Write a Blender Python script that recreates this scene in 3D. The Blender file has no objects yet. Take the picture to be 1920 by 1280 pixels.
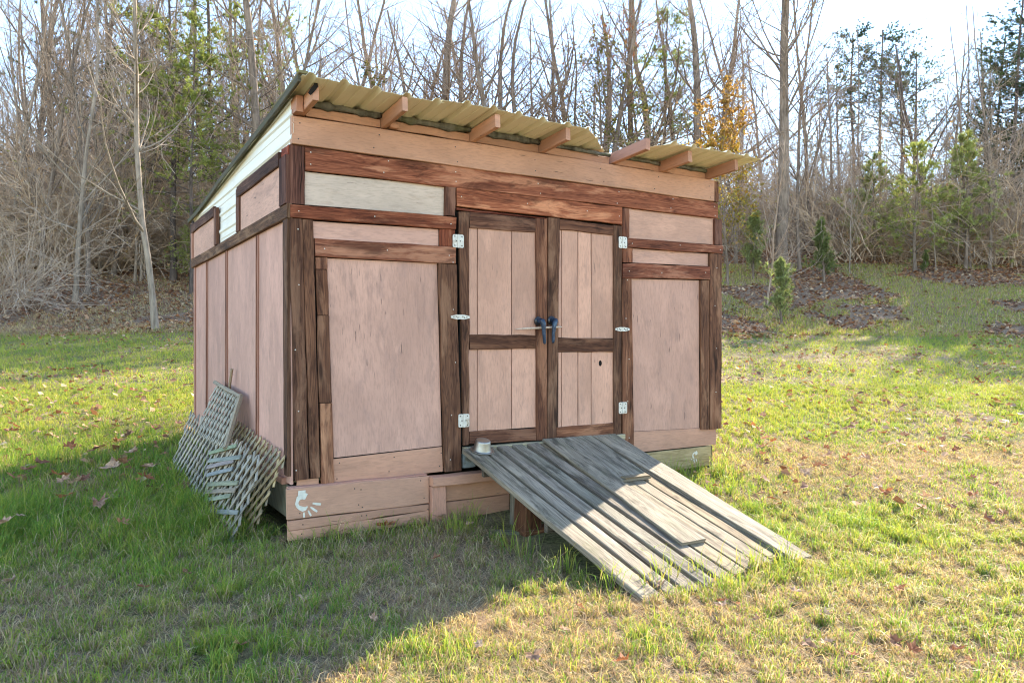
import bpy, bmesh, math, random
import numpy as np
from mathutils import Vector, Matrix

SC = bpy.context.scene
COL = SC.collection
rnd = random.Random(7)
RNG = np.random.default_rng(11)

# ------------------------------------------------------------------ camera
cam = bpy.data.cameras.new('camera')
cam.sensor_width = 36; cam.lens = 26.25; cam.clip_end = 2000; cam.clip_start = 0.05
camo = bpy.data.objects.new('camera', cam); COL.objects.link(camo)
camo.location = (0, 0, 1.45); camo.rotation_euler = (math.radians(90), 0, 0)
SC.camera = camo
# ------------------------------------------------------------------ sky and sun
SUN_AZ = math.radians(56.5)            # measured from +X towards +Y
SUN_EL = math.radians(30)
W = bpy.data.worlds.new('World'); SC.world = W; W.use_nodes = True
nt = W.node_tree; bg = nt.nodes['Background']
sky = nt.nodes.new('ShaderNodeTexSky'); sky.sky_type = 'NISHITA'; sky.sun_disc = False
sky.sun_elevation = SUN_EL; sky.sun_rotation = math.pi/2 - SUN_AZ
sky.air_density = 1.0; sky.dust_density = 0.0; sky.ozone_density = 1.2
nt.links.new(sky.outputs[0], bg.inputs[0]); bg.inputs[1].default_value = 0.15
sl = bpy.data.lights.new('sun', 'SUN'); sl.energy = 4.7; sl.angle = math.radians(0.5); sl.color = (1, 0.89, 0.72)
so = bpy.data.objects.new('sun', sl); COL.objects.link(so)
sd = Vector((math.cos(SUN_AZ)*math.cos(SUN_EL), math.sin(SUN_AZ)*math.cos(SUN_EL), math.sin(SUN_EL)))
so.rotation_euler = sd.to_track_quat('Z', 'Y').to_euler(); so.location = sd*60
SC.view_settings.view_transform = 'Standard'; SC.view_settings.look = 'None'
SC.view_settings.exposure = 2.0; SC.view_settings.gamma = 1
SC.render.engine = 'CYCLES'
SC.cycles.max_bounces = 5; SC.cycles.diffuse_bounces = 3; SC.cycles.transmission_bounces = 4
SC.cycles.filter_width = 1.1; SC.cycles.use_denoising = True; SC.cycles.denoising_input_passes = 'RGB_ALBEDO_NORMAL'; SC.cycles.denoising_prefilter = 'ACCURATE'; SC.cycles.adaptive_threshold = .015

# ------------------------------------------------------------------ helpers: objects
def link(o, parent=None):
    COL.objects.link(o)
    if parent is not None: o.parent = parent
    return o
def tag(o, label=None, cat=None, group=None, kind=None):
    if label: o['label'] = label
    if cat: o['category'] = cat
    if group: o['group'] = group
    if kind: o['kind'] = kind
    return o
def empty(name, loc=(0, 0, 0), rz=0, parent=None):
    o = bpy.data.objects.new(name, None); o.empty_display_size = 0.1
    o.location = loc; o.rotation_euler = (0, 0, rz)
    return link(o, parent)
def np_mesh(name, V, faces, mat=None, col=None, uv=None, smooth=False):
    """faces: list of int arrays (n,k), any k"""
    me = bpy.data.meshes.new(name)
    V = np.asarray(V, np.float32).reshape(-1, 3)
    fl = [np.asarray(f, np.int32) for f in faces if len(f)]
    nl = sum(f.size for f in fl); nf = sum(len(f) for f in fl)
    me.vertices.add(len(V)); me.vertices.foreach_set('co', V.ravel())
    me.loops.add(nl); me.polygons.add(nf)
    li = np.concatenate([f.ravel() for f in fl])
    tot = np.concatenate([np.full(len(f), f.shape[1], np.int32) for f in fl])
    st = np.concatenate([[0], np.cumsum(tot)[:-1]]).astype(np.int32)
    me.loops.foreach_set('vertex_index', li)
    me.polygons.foreach_set('loop_start', st)
    me.polygons.foreach_set('loop_total', tot)
    me.polygons.foreach_set('use_smooth', np.full(nf, bool(smooth)))
    if col is not None:
        a = me.color_attributes.new('col', 'FLOAT_COLOR', 'POINT')
        c = np.ones((len(V), 4), np.float32); c[:, :3] = col
        a.data.foreach_set('color', c.ravel())
    if uv is not None:
        l = me.uv_layers.new(name='uv'); l.data.foreach_set('uv', np.asarray(uv, np.float32)[li].ravel())
    me.update(calc_edges=True); me.validate()
    if mat: me.materials.append(mat)
    return me
def mobj(name, me, parent=None, color=None):
    o = bpy.data.objects.new(name, me)
    if color is not None: o.color = (*color, 1) if len(color) == 3 else color
    return link(o, parent)

# ------------------------------------------------------------------ helpers: noise
def _hash(ix, iy, s):
    h = (ix.astype(np.int64)*374761393 + iy.astype(np.int64)*668265263 + s*1274126177) & 0xffffffff
    h = ((h ^ (h >> 13))*1274126177) & 0xffffffff
    return ((h ^ (h >> 16)) & 0xffff)/65535.0
def vnoise(x, y, s=0):
    x = np.asarray(x, float); y = np.asarray(y, float)
    ix = np.floor(x); iy = np.floor(y); fx = x-ix; fy = y-iy
    fx = fx*fx*(3-2*fx); fy = fy*fy*(3-2*fy)
    a = _hash(ix, iy, s); b = _hash(ix+1, iy, s); c = _hash(ix, iy+1, s); d = _hash(ix+1, iy+1, s)
    return (a*(1-fx)+b*fx)*(1-fy)+(c*(1-fx)+d*fx)*fy
def fbm(x, y, s=0, o=4):
    r = 0; a = .5; t = 0
    for i in range(o):
        r = r + a*vnoise(x*2**i, y*2**i, s+i*17); t += a; a *= .55
    return r/t
def sstep(a, b, x):
    t = np.clip((x-a)/(b-a), 0, 1); return t*t*(3-2*t)
def softp(x, k): return k*np.logaddexp(0, np.asarray(x, float)/k)
def gz(x, y):
    x = np.asarray(x, float); y = np.asarray(y, float)
    z = .1*softp(y-5.4, .35)+.2*softp(y-20, .9)-.07*softp(y-31, 2)-.1*softp(y-48, 5)-.05*softp(y-110, 10)
    z = z+(fbm(x*.45, y*.45, 3)-.5)*.05+(fbm(x*.12, y*.12, 5)-.5)*.5*sstep(12, 22, y)
    return z
def at(px, depth, dz=0):
    x = (px-960)/1400*depth
    return Vector((x, depth, float(gz(x, depth))+dz))

# ------------------------------------------------------------------ helpers: materials
class NB:
    def __init__(s, name):
        s.m = bpy.data.materials.new(name); s.m.use_nodes = True; s.t = s.m.node_tree
        s.t.nodes.clear(); s.out = s.n('ShaderNodeOutputMaterial')
    def n(s, typ, ins=None, **kw):
        nd = s.t.nodes.new(typ)
        for k, v in kw.items(): setattr(nd, k, v)
        if ins:
            for k, v in ins.items(): s.put(nd.inputs[k], v)
        return nd
    def put(s, sock, v):
        if isinstance(v, bpy.types.NodeSocket): s.t.links.new(v, sock)
        elif isinstance(v, bpy.types.Node): s.t.links.new(v.outputs[0], sock)
        else:
            if hasattr(sock.default_value, '__len__') and len(sock.default_value) == 4 and len(v) == 3: v = (*v, 1)
            sock.default_value = v
    def mth(s, op, a, b=0.0, c=0.0, clamp=False):
        nd = s.n('ShaderNodeMath', {0: a, 1: b, 2: c}, operation=op); nd.use_clamp = clamp
        return nd.outputs[0]
    def vm(s, op, a, b): return s.n('ShaderNodeVectorMath', {0: a, 1: b}, operation=op).outputs[0]
    def mix(s, f, a, b, blend='MIX'):
        nd = s.n('ShaderNodeMix', data_type='RGBA', blend_type=blend)
        s.put(nd.inputs[0], f); s.put(nd.inputs[6], a); s.put(nd.inputs[7], b); return nd.outputs[2]
    def noise(s, vec, scale, detail=4, rough=.55, dist=0.0):
        return s.n('ShaderNodeTexNoise', {'Vector': vec, 'Scale': scale, 'Detail': detail, 'Roughness': rough, 'Distortion': dist}).outputs[0]
    def ramp(s, f, stops, interp='LINEAR'):
        nd = s.n('ShaderNodeValToRGB', {0: f}); cr = nd.color_ramp; cr.interpolation = interp
        while len(cr.elements) < len(stops): cr.elements.new(.5)
        for e, (p, c) in zip(cr.elements, stops):
            e.position = p; e.color = (*c, 1) if len(c) == 3 else c
        return nd.outputs[0]
    def step(s, f, a, b): 
        nd = s.n('ShaderNodeMapRange', {0: f, 1: a, 2: b, 3: 0.0, 4: 1.0}); nd.interpolation_type = 'SMOOTHSTEP'; return nd.outputs[0]
    def bsdf(s, color, rough=.7, metal=0.0, spec=.3, bump=None, bstr=.4, bdist=.004, trans=None, **kw):
        b = s.n('ShaderNodeBsdfPrincipled', {'Base Color': color, 'Roughness': rough, 'Metallic': metal, 'Specular IOR Level': spec})
        if bump is not None:
            bp = s.n('ShaderNodeBump', {'Strength': bstr, 'Distance': bdist, 'Height': bump}); s.put(b.inputs['Normal'], bp.outputs[0])
        o = b.outputs[0]
        if trans:
            tr = s.n('ShaderNodeBsdfTranslucent', {'Color': trans[1]})
            mx = s.n('ShaderNodeMixShader', {0: trans[0], 1: o, 2: tr.outputs[0]}); o = mx.outputs[0]
        s.t.links.new(o, s.out.inputs[0]); return s.m
    def uvr(s, k=1.0):
        uv = s.n('ShaderNodeTexCoord').outputs['UV']; r = s.n('ShaderNodeObjectInfo').outputs['Random']
        off = s.n('ShaderNodeCombineXYZ', {0: s.mth('MULTIPLY', r, 57.3), 1: s.mth('MULTIPLY', r, 131.7), 2: s.mth('MULTIPLY', r, 23.0)})
        return s.vm('ADD', uv, off.outputs[0])
    def ocol(s): return s.n('ShaderNodeObjectInfo').outputs['Color']
    def scl(s, v, a, b, c=1.0): return s.vm('MULTIPLY', v, (a, b, c))

def wood_mat(name, dark, mid, light, worn, worn_amt=.5, black=.5, green=0.0):
    """old sawn timber, grain along U, tinted by each board's own colour"""
    b = NB(name); v = b.uvr()
    wob = b.noise(b.scl(v, 1.3, 3), 1.0, 2)
    v2 = b.vm('ADD', v, b.n('ShaderNodeCombineXYZ', {1: b.mth('MULTIPLY', b.mth('SUBTRACT', wob, .5), .07)}).outputs[0])
    g1 = b.noise(b.scl(v2, 2.2, 120), 1.0, 5, .65)
    g2 = b.noise(b.scl(v2, 1.1, 34), 1.0, 4, .6, .6)
    g3 = b.noise(b.scl(v2, .55, 9), 1.0, 3, .5, 1.6)
    rings = b.mth('ABSOLUTE', b.mth('SINE', b.mth('MULTIPLY', g3, 42.0)))
    f = b.mth('ADD', b.mth('MULTIPLY', g1, .34), b.mth('ADD', b.mth('MULTIPLY', g2, .40), b.mth('MULTIPLY', b.mth('ADD', b.mth('MULTIPLY', rings, .45), b.mth('MULTIPLY', b.noise(b.scl(v, 2.4, 5), 1.0, 4, .6), .55)), .26)))
    c = b.ramp(f, [(.31, dark), (.46, mid), (.59, light), (.74, worn)])
    # worn and weather-stained patches along the board
    pt = b.noise(b.scl(v, 1.6, 7), 1.0, 5, .65, .4)
    c = b.mix(b.mth('MULTIPLY', b.step(pt, .50, .62), worn_amt), c, b.mix(.55, c, worn))
    pb = b.noise(b.vm('ADD', b.scl(v, 2.1, 9), (13.1, 4.2, 0)), 1.0, 5, .7, .5)
    c = b.mix(b.mth('MULTIPLY', b.step(pb, .5, .66), black), c, b.mix(.7, c, tuple(x*.35 for x in dark)))
    # knots
    vo = b.n('ShaderNodeTexVoronoi', {'Vector': b.scl(v2, 1.15, 5.5), 'Scale': 1.0}).outputs['Distance']
    kn = b.mth('SUBTRACT', 1.0, b.step(vo, .05, .13))
    c = b.mix(b.mth('MULTIPLY', kn, .75), c, tuple(x*.5 for x in dark))
    # cracks along the grain
    ck = b.noise(b.scl(v2, .9, 55), 1.0, 2, .5, .3)
    crack = b.step(ck, .71, .76)
    c = b.mix(crack, c, tuple(x*.22 for x in dark))
    if green:
        gn = b.noise(b.scl(v, 3, 9), 1.0, 4)
        c = b.mix(b.mth('MULTIPLY', b.step(gn, .5, .7), green), c, (.10, .115, .05))
    c = b.mix(1.0, c, b.ocol(), 'MULTIPLY')
    h = b.mth('SUBTRACT', b.mth('ADD', b.mth('MULTIPLY', g1, .7), b.mth('MULTIPLY', g2, .6)), b.mth('MULTIPLY', crack, .9))
    return b.bsdf(c, .82, 0, .2, h, .75, .004)

def paint_mat(name, base, dirt, chip=(.40, .31, .24), streak=.5):
    """old house paint on plywood and boards"""
    b = NB(name); v = b.uvr()
    big = b.noise(b.scl(v, 1.2, 2.2), 1.0, 5, .6, .3)
    mid = b.noise(b.scl(v, 4, 11), 1.0, 5, .65)
    fine = b.noise(b.scl(v, 14, 95), 1.0, 4, .6)
    c = b.mix(b.step(big, .3, .75), tuple(x*.82 for x in base), tuple(min(1, x*1.12) for x in base))
    c = b.mix(b.mth('MULTIPLY', b.step(mid, .50, .78), streak), c, dirt)
    c = b.mix(b.mth('MULTIPLY', b.step(fine, .46, .66), .42), c, tuple(x*.62 for x in base))
    stn = b.noise(b.vm('ADD', b.scl(v, .9, 5.5), (11, 5, 0)), 1.0, 6, .7, .6)
    c = b.mix(b.mth('MULTIPLY', b.step(stn, .55, .70), .38), c, tuple(x*.62 for x in dirt))
    lts = b.noise(b.vm('ADD', b.scl(v, 2.2, 7), (41, 15, 0)), 1.0, 6, .75, .3)
    c = b.mix(b.mth('MULTIPLY', b.step(lts, .56, .68), .45), c, tuple(min(1, x*1.22) for x in base))
    mk = b.noise(b.vm('ADD', b.scl(v, 5.5, 62), (7, 3, 0)), 1.0, 3, .5)
    lo = b.noise(b.vm('ADD', b.scl(v, 1.1, 2.0), (31, 8, 0)), 1.0, 3)
    marks = b.mth('MULTIPLY', b.step(mk, .68, .73), b.step(lo, .46, .56))
    c = b.mix(b.mth('MULTIPLY', marks, .8), c, (.07, .05, .04))
    ch = b.noise(b.vm('ADD', b.scl(v, 7, 21), (3, 17, 0)), 1.0, 5, .7)
    c = b.mix(b.mth('MULTIPLY', b.step(ch, .70, .74), .8), c, chip)
    c = b.mix(1.0, c, b.ocol(), 'MULTIPLY')
    h = b.mth('SUBTRACT', b.mth('ADD', b.mth('MULTIPLY', fine, .6), b.mth('MULTIPLY', mid, .3)), b.mth('MULTIPLY', marks, .6))
    return b.bsdf(c, .72, 0, .25, h, .5, .0025)

def attr_mat(name, rough=.7, trans=.0, tmul=(1, 1, 1), spec=.2):
    b = NB(name); c = b.n('ShaderNodeVertexColor', layer_name='col').outputs[0]
    c = b.mix(1.0, c, b.ocol(), 'MULTIPLY')
    return b.bsdf(c, rough, 0, spec, trans=(trans, b.mix(1.0, c, tmul, 'MULTIPLY')) if trans else None)

def bark_mat(name, c1, c2, moss=0.0):
    b = NB(name); co = b.n('ShaderNodeTexCoord').outputs['Object']
    n1 = b.noise(b.vm('MULTIPLY', co, (16, 16, 2.6)), 1.0, 5, .65); n2 = b.noise(co, 1.1, 4)
    c = b.mix(b.step(n1, .3, .7), c1, c2)
    c = b.mix(b.mth('MULTIPLY', b.step(n2, .45, .7), .5), c, tuple(x*1.45 for x in c2))
    if moss: c = b.mix(b.mth('MULTIPLY', b.step(b.noise(co, 3.0, 3), .5, .62), moss), c, (.12, .13, .05))
    c = b.mix(1.0, c, b.ocol(), 'MULTIPLY')
    return b.bsdf(c, .9, 0, .1, n1, .6, .01)

def plain_mat(name, col, rough=.5, metal=0.0, spec=.4, var=.15, scale=9.0, dirt=None, bstr=.1):
    b = NB(name); co = b.n('ShaderNodeTexCoord').outputs['Object']
    n1 = b.noise(co, scale, 5, .6)
    c = b.mix(b.step(n1, .3, .7), tuple(x*(1-var) for x in col), tuple(min(1, x*(1+var)) for x in col))
    if dirt: c = b.mix(b.step(b.noise(co, scale*.45, 5, .7), .5, .68), c, dirt)
    c = b.mix(1.0, c, b.ocol(), 'MULTIPLY')
    return b.bsdf(c, rough, metal, spec, n1, bstr, .003)

M = {}
M['stain'] = wood_mat('stained_timber', (.032, .014, .009), (.10, .046, .027), (.19, .090, .050), (.38, .215, .13), .8, .8)
M['redwood'] = wood_mat('red_stained_timber', (.042, .014, .008), (.15, .052, .028), (.265, .105, .058), (.52, .28, .17), .9, .8)
M['grey'] = wood_mat('weathered_grey_timber', (.07, .056, .041), (.17, .142, .108), (.30, .255, .195), (.45, .38, .285), .85, .9, .25)
M['slat'] = wood_mat('weathered_lattice', (.14, .125, .105), (.27, .25, .215), (.40, .365, .31), (.50, .44, .34), .6, .45, .12)
M['treated'] = wood_mat('treated_timber', (.19, .15, .075), (.34, .285, .16), (.45, .38, .23), (.52, .45, .30), .5, .3, .2)
M['paint'] = paint_mat('tan_pink_paint', (.565, .325, .238), (.38, .228, .178), streak=.85)
M['paint2'] = paint_mat('tan_pink_paint_on_boards', (.55, .30, .195), (.40, .23, .155), streak=.35)
M['pale'] = paint_mat('chalky_pale_panel', (.52, .405, .315), (.42, .30, .215), streak=.9)
M['dark'] = plain_mat('dark_void_wood', (.02, .017, .015), .9, 0, .05)
M['hinge'] = plain_mat('white_zinc', (.60, .57, .50), .45, .2, .5, .12, 30, (.38, .30, .21))
M['screw'] = plain_mat('dark_screw', (.08, .07, .06), .5, .5)
M['blackplastic'] = plain_mat('black_plastic', (.018, .020, .026), .35, 0, .5, .3, 20)
M['blueplastic'] = plain_mat('worn_blue_plastic', (.013, .030, .060), .42, 0, .5, .35, 25, (.05, .09, .14))
M['bowl'] = plain_mat('scuffed_steel', (.38, .35, .30), .45, 1.0, .5, .1, 20, None, .05)
M['whitepaint'] = plain_mat('white_hand_paint', (.66, .62, .51), .6, 0, .3, .1, 40)
M['stick'] = plain_mat('peeled_stick', (.52, .40, .30), .7, 0, .3, .2, 30)
M['stone'] = plain_mat('pale_stone', (.62, .62, .60), .8, 0, .3, .2, 20)

def sheet_mat(name, col, dirt, trans=0.0):
    b = NB(name); co = b.n('ShaderNodeTexCoord').outputs['Object']
    n1 = b.noise(b.vm('MULTIPLY', co, (6, 1.2, 6)), 1.0, 5, .65); n2 = b.noise(co, 24, 4, .6)
    c = b.mix(b.mth('MULTIPLY', b.step(n1, .42, .75), .55), col, dirt)
    c = b.mix(1.0, c, b.ocol(), 'MULTIPLY')
    return b.bsdf(c, .42, 0, .4, trans=(trans, b.mix(1.0, c, (1, .93, .78), 'MULTIPLY')) if trans else None)
M['sheet'] = sheet_mat('cream_sheet_metal', (.86, .79, .56), (.72, .61, .38))
M['gable'] = sheet_mat('white_sheet_metal', (.84, .79, .68), (.66, .58, .44))
M['rake'] = wood_mat('mossy_edge', (.035, .030, .022), (.075, .065, .045), (.13, .11, .075), (.2, .17, .12), .3, .5, .8)
M['logbark'] = bark_mat('log_bark', (.05, .045, .035), (.20, .18, .145), .4)

# ------------------------------------------------------------------ helper: one board
def board_mesh(c0, c1, w0, w1, d0, d1, mat, n=4, jit=.0016, bev=.004, seed=0):
    """loft from centre c0 to c1; w = half width vector, d = half depth vector (at each end)"""
    r = np.random.default_rng(seed)
    c0, c1, w0, w1, d0, d1 = [np.array(a, float) for a in (c0, c1, w0, w1, d0, d1)]
    L = np.linalg.norm(c1-c0); W0 = np.linalg.norm(w0); D0 = np.linalg.norm(d0)
    bw = min(bev, W0*.45)/W0; bd = min(bev, D0*.45)/D0
    prof = np.array([(-1, -1+bd), (-1+bw, -1), (1-bw, -1), (1, -1+bd), (1, 1-bd), (1-bw, 1), (-1+bw, 1), (-1, 1-bd)])
    ts = np.linspace(0, 1, n+1)
    V = []; UV = []
    per = np.array([-.0, 0, 2*W0, 2*W0+.0, 2*W0+2*D0, 2*W0+2*D0, 2*W0+2*D0+2*W0, 4*W0+2*D0])
    for t in ts:
        c = c0+(c1-c0)*t; w = w0+(w1-w0)*t; d = d0+(d1-d0)*t
        jw = 1+r.normal(0, jit)/W0; off = (w/W0)*r.normal(0, jit)+(d/D0)*r.normal(0, jit*.6)
        for (a, b_), p in zip(prof, per):
            V.append(c+off+w*a*jw+d*b_)
            UV.append((t*L, a*W0+(0.0 if b_ < 0 else .37)+b_*D0))
    F = []
    for i in range(n):
        for k in range(8):
            a = i*8+k; b_ = i*8+(k+1) % 8
            F.append((a, b_, b_+8, a+8))
    V = np.array(V)
    # ends as small raised faces
    e0 = list(range(7, -1, -1)); e1 = [n*8+k for k in range(8)]
    me = np_mesh('board', V, [np.array(F), np.array([e0, e1])], mat, uv=np.array(UV))
    return me
_bs = [100]
def board(name, quad, e0, e1, mat, parent, color=(1, 1, 1), grain='h', plane='f', n=4, jit=.0016, bev=.004):
    """quad TL,TR,BR,BL in (u,z) on the front ('f') or (v,z) on the side ('s'); e0/e1 outer/inner offset"""
    _bs[0] += 1
    if plane == 'f': P = [np.array((a, 0, b)) for a, b in quad]; D = np.array((0, 1.0, 0))
    else: P = [np.array((0, a, b)) for a, b in quad]; D = np.array((1.0, 0, 0))
    TL, TR, BR, BL = P
    dm = D*(e0+e1)/2; dh = D*(e1-e0)/2
    if grain == 'h': c0, c1, w0, w1 = (TL+BL)/2, (TR+BR)/2, (BL-TL)/2, (BR-TR)/2
    else: c0, c1, w0, w1 = (BL+BR)/2, (TL+TR)/2, (BL-BR)/2, (TL-TR)/2
    me = board_mesh(c0+dm, c1+dm, w0, w1, dh, dh, mat, n, jit, bev, _bs[0])
    g = 1+rnd.uniform(-.1, .1)
    return mobj(name, me, parent, [c*g for c in color])
def rect(u0, u1, z0, z1): return [(u0, z1), (u1, z1), (u1, z0), (u0, z0)]
def beam(name, a, b_, half_w, half_d, mat, parent, color=(1, 1, 1), n=3, up=(0, 0, 1), jit=.0016, bev=.004):
    _bs[0] += 1
    a = np.array(a, float); b_ = np.array(b_, float); t = (b_-a)/np.linalg.norm(b_-a)
    upv = np.array(up, float); s = np.cross(t, upv); s /= np.linalg.norm(s); q = np.cross(s, t)
    me = board_mesh(a, b_, s*half_w, s*half_w, q*half_d, q*half_d, mat, n, jit, bev, _bs[0])
    g = 1+rnd.uniform(-.1, .1)
    return mobj(name, me, parent, [c*g for c in color])
def bm_obj(name, bm, mat, parent=None, smooth=False, color=None):
    me = bpy.data.meshes.new(name); bm.to_mesh(me); bm.free()
    if smooth:
        for p in me.polygons: p.use_smooth = True
    me.materials.append(mat)
    return mobj(name, me, parent, color)

# ================================================================== GROUND
def ground():
    xs = np.unique(np.concatenate([np.linspace(-300, -30, 28), np.linspace(-30, -8, 30), np.linspace(-8, 8, 110), np.linspace(8, 30, 40), np.linspace(30, 300, 28)]))
    ys = np.unique(np.concatenate([np.linspace(-120, 0, 13), np.linspace(0, 12, 90), np.linspace(12, 32, 70), np.linspace(32, 80, 50), np.linspace(80, 420, 35)]))
    X, Y = np.meshgrid(xs, ys); Z = gz(X, Y)
    nx, ny = len(xs), len(ys); idx = np.arange(nx*ny).reshape(ny, nx)
    F = np.stack([idx[:-1, :-1], idx[:-1, 1:], idx[1:, 1:], idx[1:, :-1]], -1).reshape(-1, 4)
    b = NB('lawn_and_woodland_floor'); co = b.n('ShaderNodeTexCoord').outputs['Object']
    xyz = b.n('ShaderNodeSeparateXYZ', {0: co})
    big = b.noise(co, .55, 4); mid = b.noise(co, 3.2, 5, .65); fine = b.noise(co, 38, 5, .7); vf = b.noise(co, 140, 3, .7)
    soil = b.mix(b.step(fine, .35, .65), (.095, .066, .046), (.31, .22, .15))
    thatch = b.mix(b.step(vf, .35, .65), (.20, .14, .09), (.52, .39, .26))
    c = b.mix(b.step(mid, .38, .6), soil, thatch)
    grs = b.mix(b.step(fine, .35, .7), (.07, .085, .022), (.22, .235, .065))
    c = b.mix(b.mth('MULTIPLY', b.step(big, .35, .6), .7), c, grs)
    edge = b.mth('ADD', xyz.outputs[1], b.mth('MULTIPLY', b.mth('SUBTRACT', b.noise(co, .28, 3), .5), 5.0))
    lit = b.mix(b.step(fine, .3, .7), (.16, .10, .065), (.42, .29, .19))
    lit = b.mix(b.step(b.noise(co, 9, 5, .7), .5, .7), lit, (.32, .22, .14))
    c = b.mix(b.step(edge, 19.3, 20.2), c, lit)
    m = b.bsdf(c, .95, 0, .05, b.mth('ADD', fine, vf), .8, .02)
    o = mobj('ground', np_mesh('ground', np.stack([X, Y, Z], -1), [F], m, smooth=True)); o['kind'] = 'structure'
ground()

# ================================================================== SHED
SHED_ANG = math.radians(31.6)
SHED_O = Vector((-1.562, 5.27, 0))
CU = Vector((math.cos(SHED_ANG), math.sin(SHED_ANG), 0)); CV = Vector((-math.sin(SHED_ANG), math.cos(SHED_ANG), 0))
def s2w(u, v, z=0): return SHED_O+CU*u+CV*v+Vector((0, 0, z))
def w2s(x, y):
    dx = np.asarray(x)-SHED_O.x; dy = np.asarray(y)-SHED_O.y
    return dx*CU.x+dy*CU.y, dx*CV.x+dy*CV.y
SH = empty('shed', SHED_O, SHED_ANG)
tag(SH, 'tan-pink wooden garden shed with dark stained trim, double doors and ribbed metal roof', 'shed')
T = (1, 1, 1)
def trim(q, grain='h', col=T, v0=-.024, v1=.004, mat='stain', name='trim_board', **k): return board(name, q, v0, v1, M[mat], SH, col, grain, **k)
def panel(q, col=T, v0=0.0, v1=.018, mat='paint', grain='v', name='wall_panel', **k): return board(name, q, v0, v1, M[mat], SH, col, grain, jit=.0006, bev=.002, **k)

# dark shell behind the boards, floor, back and far walls
board('wall_lining', rect(.03, 4.20, .46, 3.05), .03, .05, M['dark'], SH)
board('wall_lining', rect(.06, 4.16, .46, 2.86), .03, .05, M['dark'], SH, plane='s')
board('floor', rect(.02, 4.22, .44, .50), .06, 4.15, M['treated'], SH, n=2)
for i in range(4):
    board('wall_panel', rect(.02+i*1.05, 1.06+i*1.05, .44, 2.85), 4.16, 4.18, M['paint'], SH, grain='v')
    board('wall_panel', rect(.03+i*1.04, 1.06+i*1.04, .44, 2.85), 4.225, 4.245, M['paint'], SH, grain='v', plane='s')

# front: fascia and long bands
trim([(-.004, 3.036), (4.168, 3.050), (4.168, 2.842), (-.004, 2.836)], 'h', (1.02, .99, .95), -.045, .0, 'paint2', 'fascia_board', n=8)
trim([(.094, 2.833), (4.235, 2.838), (4.235, 2.682), (.098, 2.668)], 'h', (1.25, 1.08, .98), -.028, .004, 'redwood', n=8)
trim([(1.302, 2.672), (2.998, 2.674), (2.998, 2.516), (1.307, 2.524)], 'h', (1.5, 1.28, 1.08), -.026, .004, 'redwood', n=6)
board('trim_board', rect(1.31, 2.2, 2.496, 2.512), -.008, .01, M['redwood'], SH, (.8, .5, .45))  # dark red strip, colours in the shadow gap under the door header
trim([(-.014, 2.833), (.090, 2.832), (.096, 2.420), (-.014, 2.420)], 'v', (.8, .68, .78))
trim([(4.172, 3.045), (4.245, 3.045), (4.245, 2.843), (4.172, 2.843)], 'v', (1.1, .95, .85), -.03, .004)
# left of the doors
panel([(.098, 2.660), (1.202, 2.672), (1.198, 2.442), (.1, 2.424)], mat='pale', grain='h')
trim([(1.203, 2.668), (1.297, 2.672), (1.293, 2.446), (1.200, 2.444)], 'v', (.95, .85, .9))
trim([(-.01, 2.415), (1.298, 2.438), (1.293, 2.338), (-.01, 2.321)], 'h', (.95, .72, .6), -.030, .004, 'redwood', n=6)
panel([(.154, 2.312), (1.154, 2.332), (1.154, 2.200), (.160, 2.186)], grain='h')
trim([(1.158, 2.332), (1.292, 2.334), (1.292, 2.204), (1.158, 2.2)], 'v', (1.1, .8, .68), -.018, .004, 'redwood')
trim([(.165, 2.188), (1.294, 2.200), (1.292, 2.066), (.170, 2.058)], 'h', (1.0, .92, .88), -.027, .004, 'redwood', n=6)
trim([(-.012, 2.316), (.074, 2.316), (.124, .474), (.026, .470)], 'v', (.85, .8, .78), n=8)
trim([(.078, 2.315), (.152, 2.317), (.204, .477), (.128, .474)], 'v', (1.05, .98, .92), -.021, n=8)
trim([(.172, 2.053), (.258, 2.056), (.260, 1.972), (.176, 1.970)], 'v', (1.6, 1.45, 1.4), -.014, .004)
trim([(.176, 1.964), (.260, 1.966), (.270, 1.641), (.183, 1.640)], 'v', (1.0, .88, .8), -.016, .004)
trim([(.186, 1.635), (.272, 1.636), (.290, 1.010), (.198, 1.013)], 'v', (.9, .84, .8), -.016, .004)
trim([(.206, 1.006), (.293, 1.004), (.308, .412), (.212, .428)], 'v', (1.7, 1.55, 1.42), -.022, .004)
panel([(.258, 2.052), (1.142, 2.062), (1.184, .628), (.312, .605)])
panel([(.300, .596), (1.184, .621), (1.192, .424), (.300, .420)], (1.03, 1, .97), -.003, .018, 'paint2', 'h', 'trim_board')
panel(rect(.045, .20, .420, .468), (1.02, 1, .95), -.002, .018, 'paint2', 'h', 'trim_board')
trim([(1.145, 2.060), (1.300, 2.058), (1.352, .422), (1.197, .424)], 'v', (.92, .88, .84), -.027, n=8)
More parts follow.
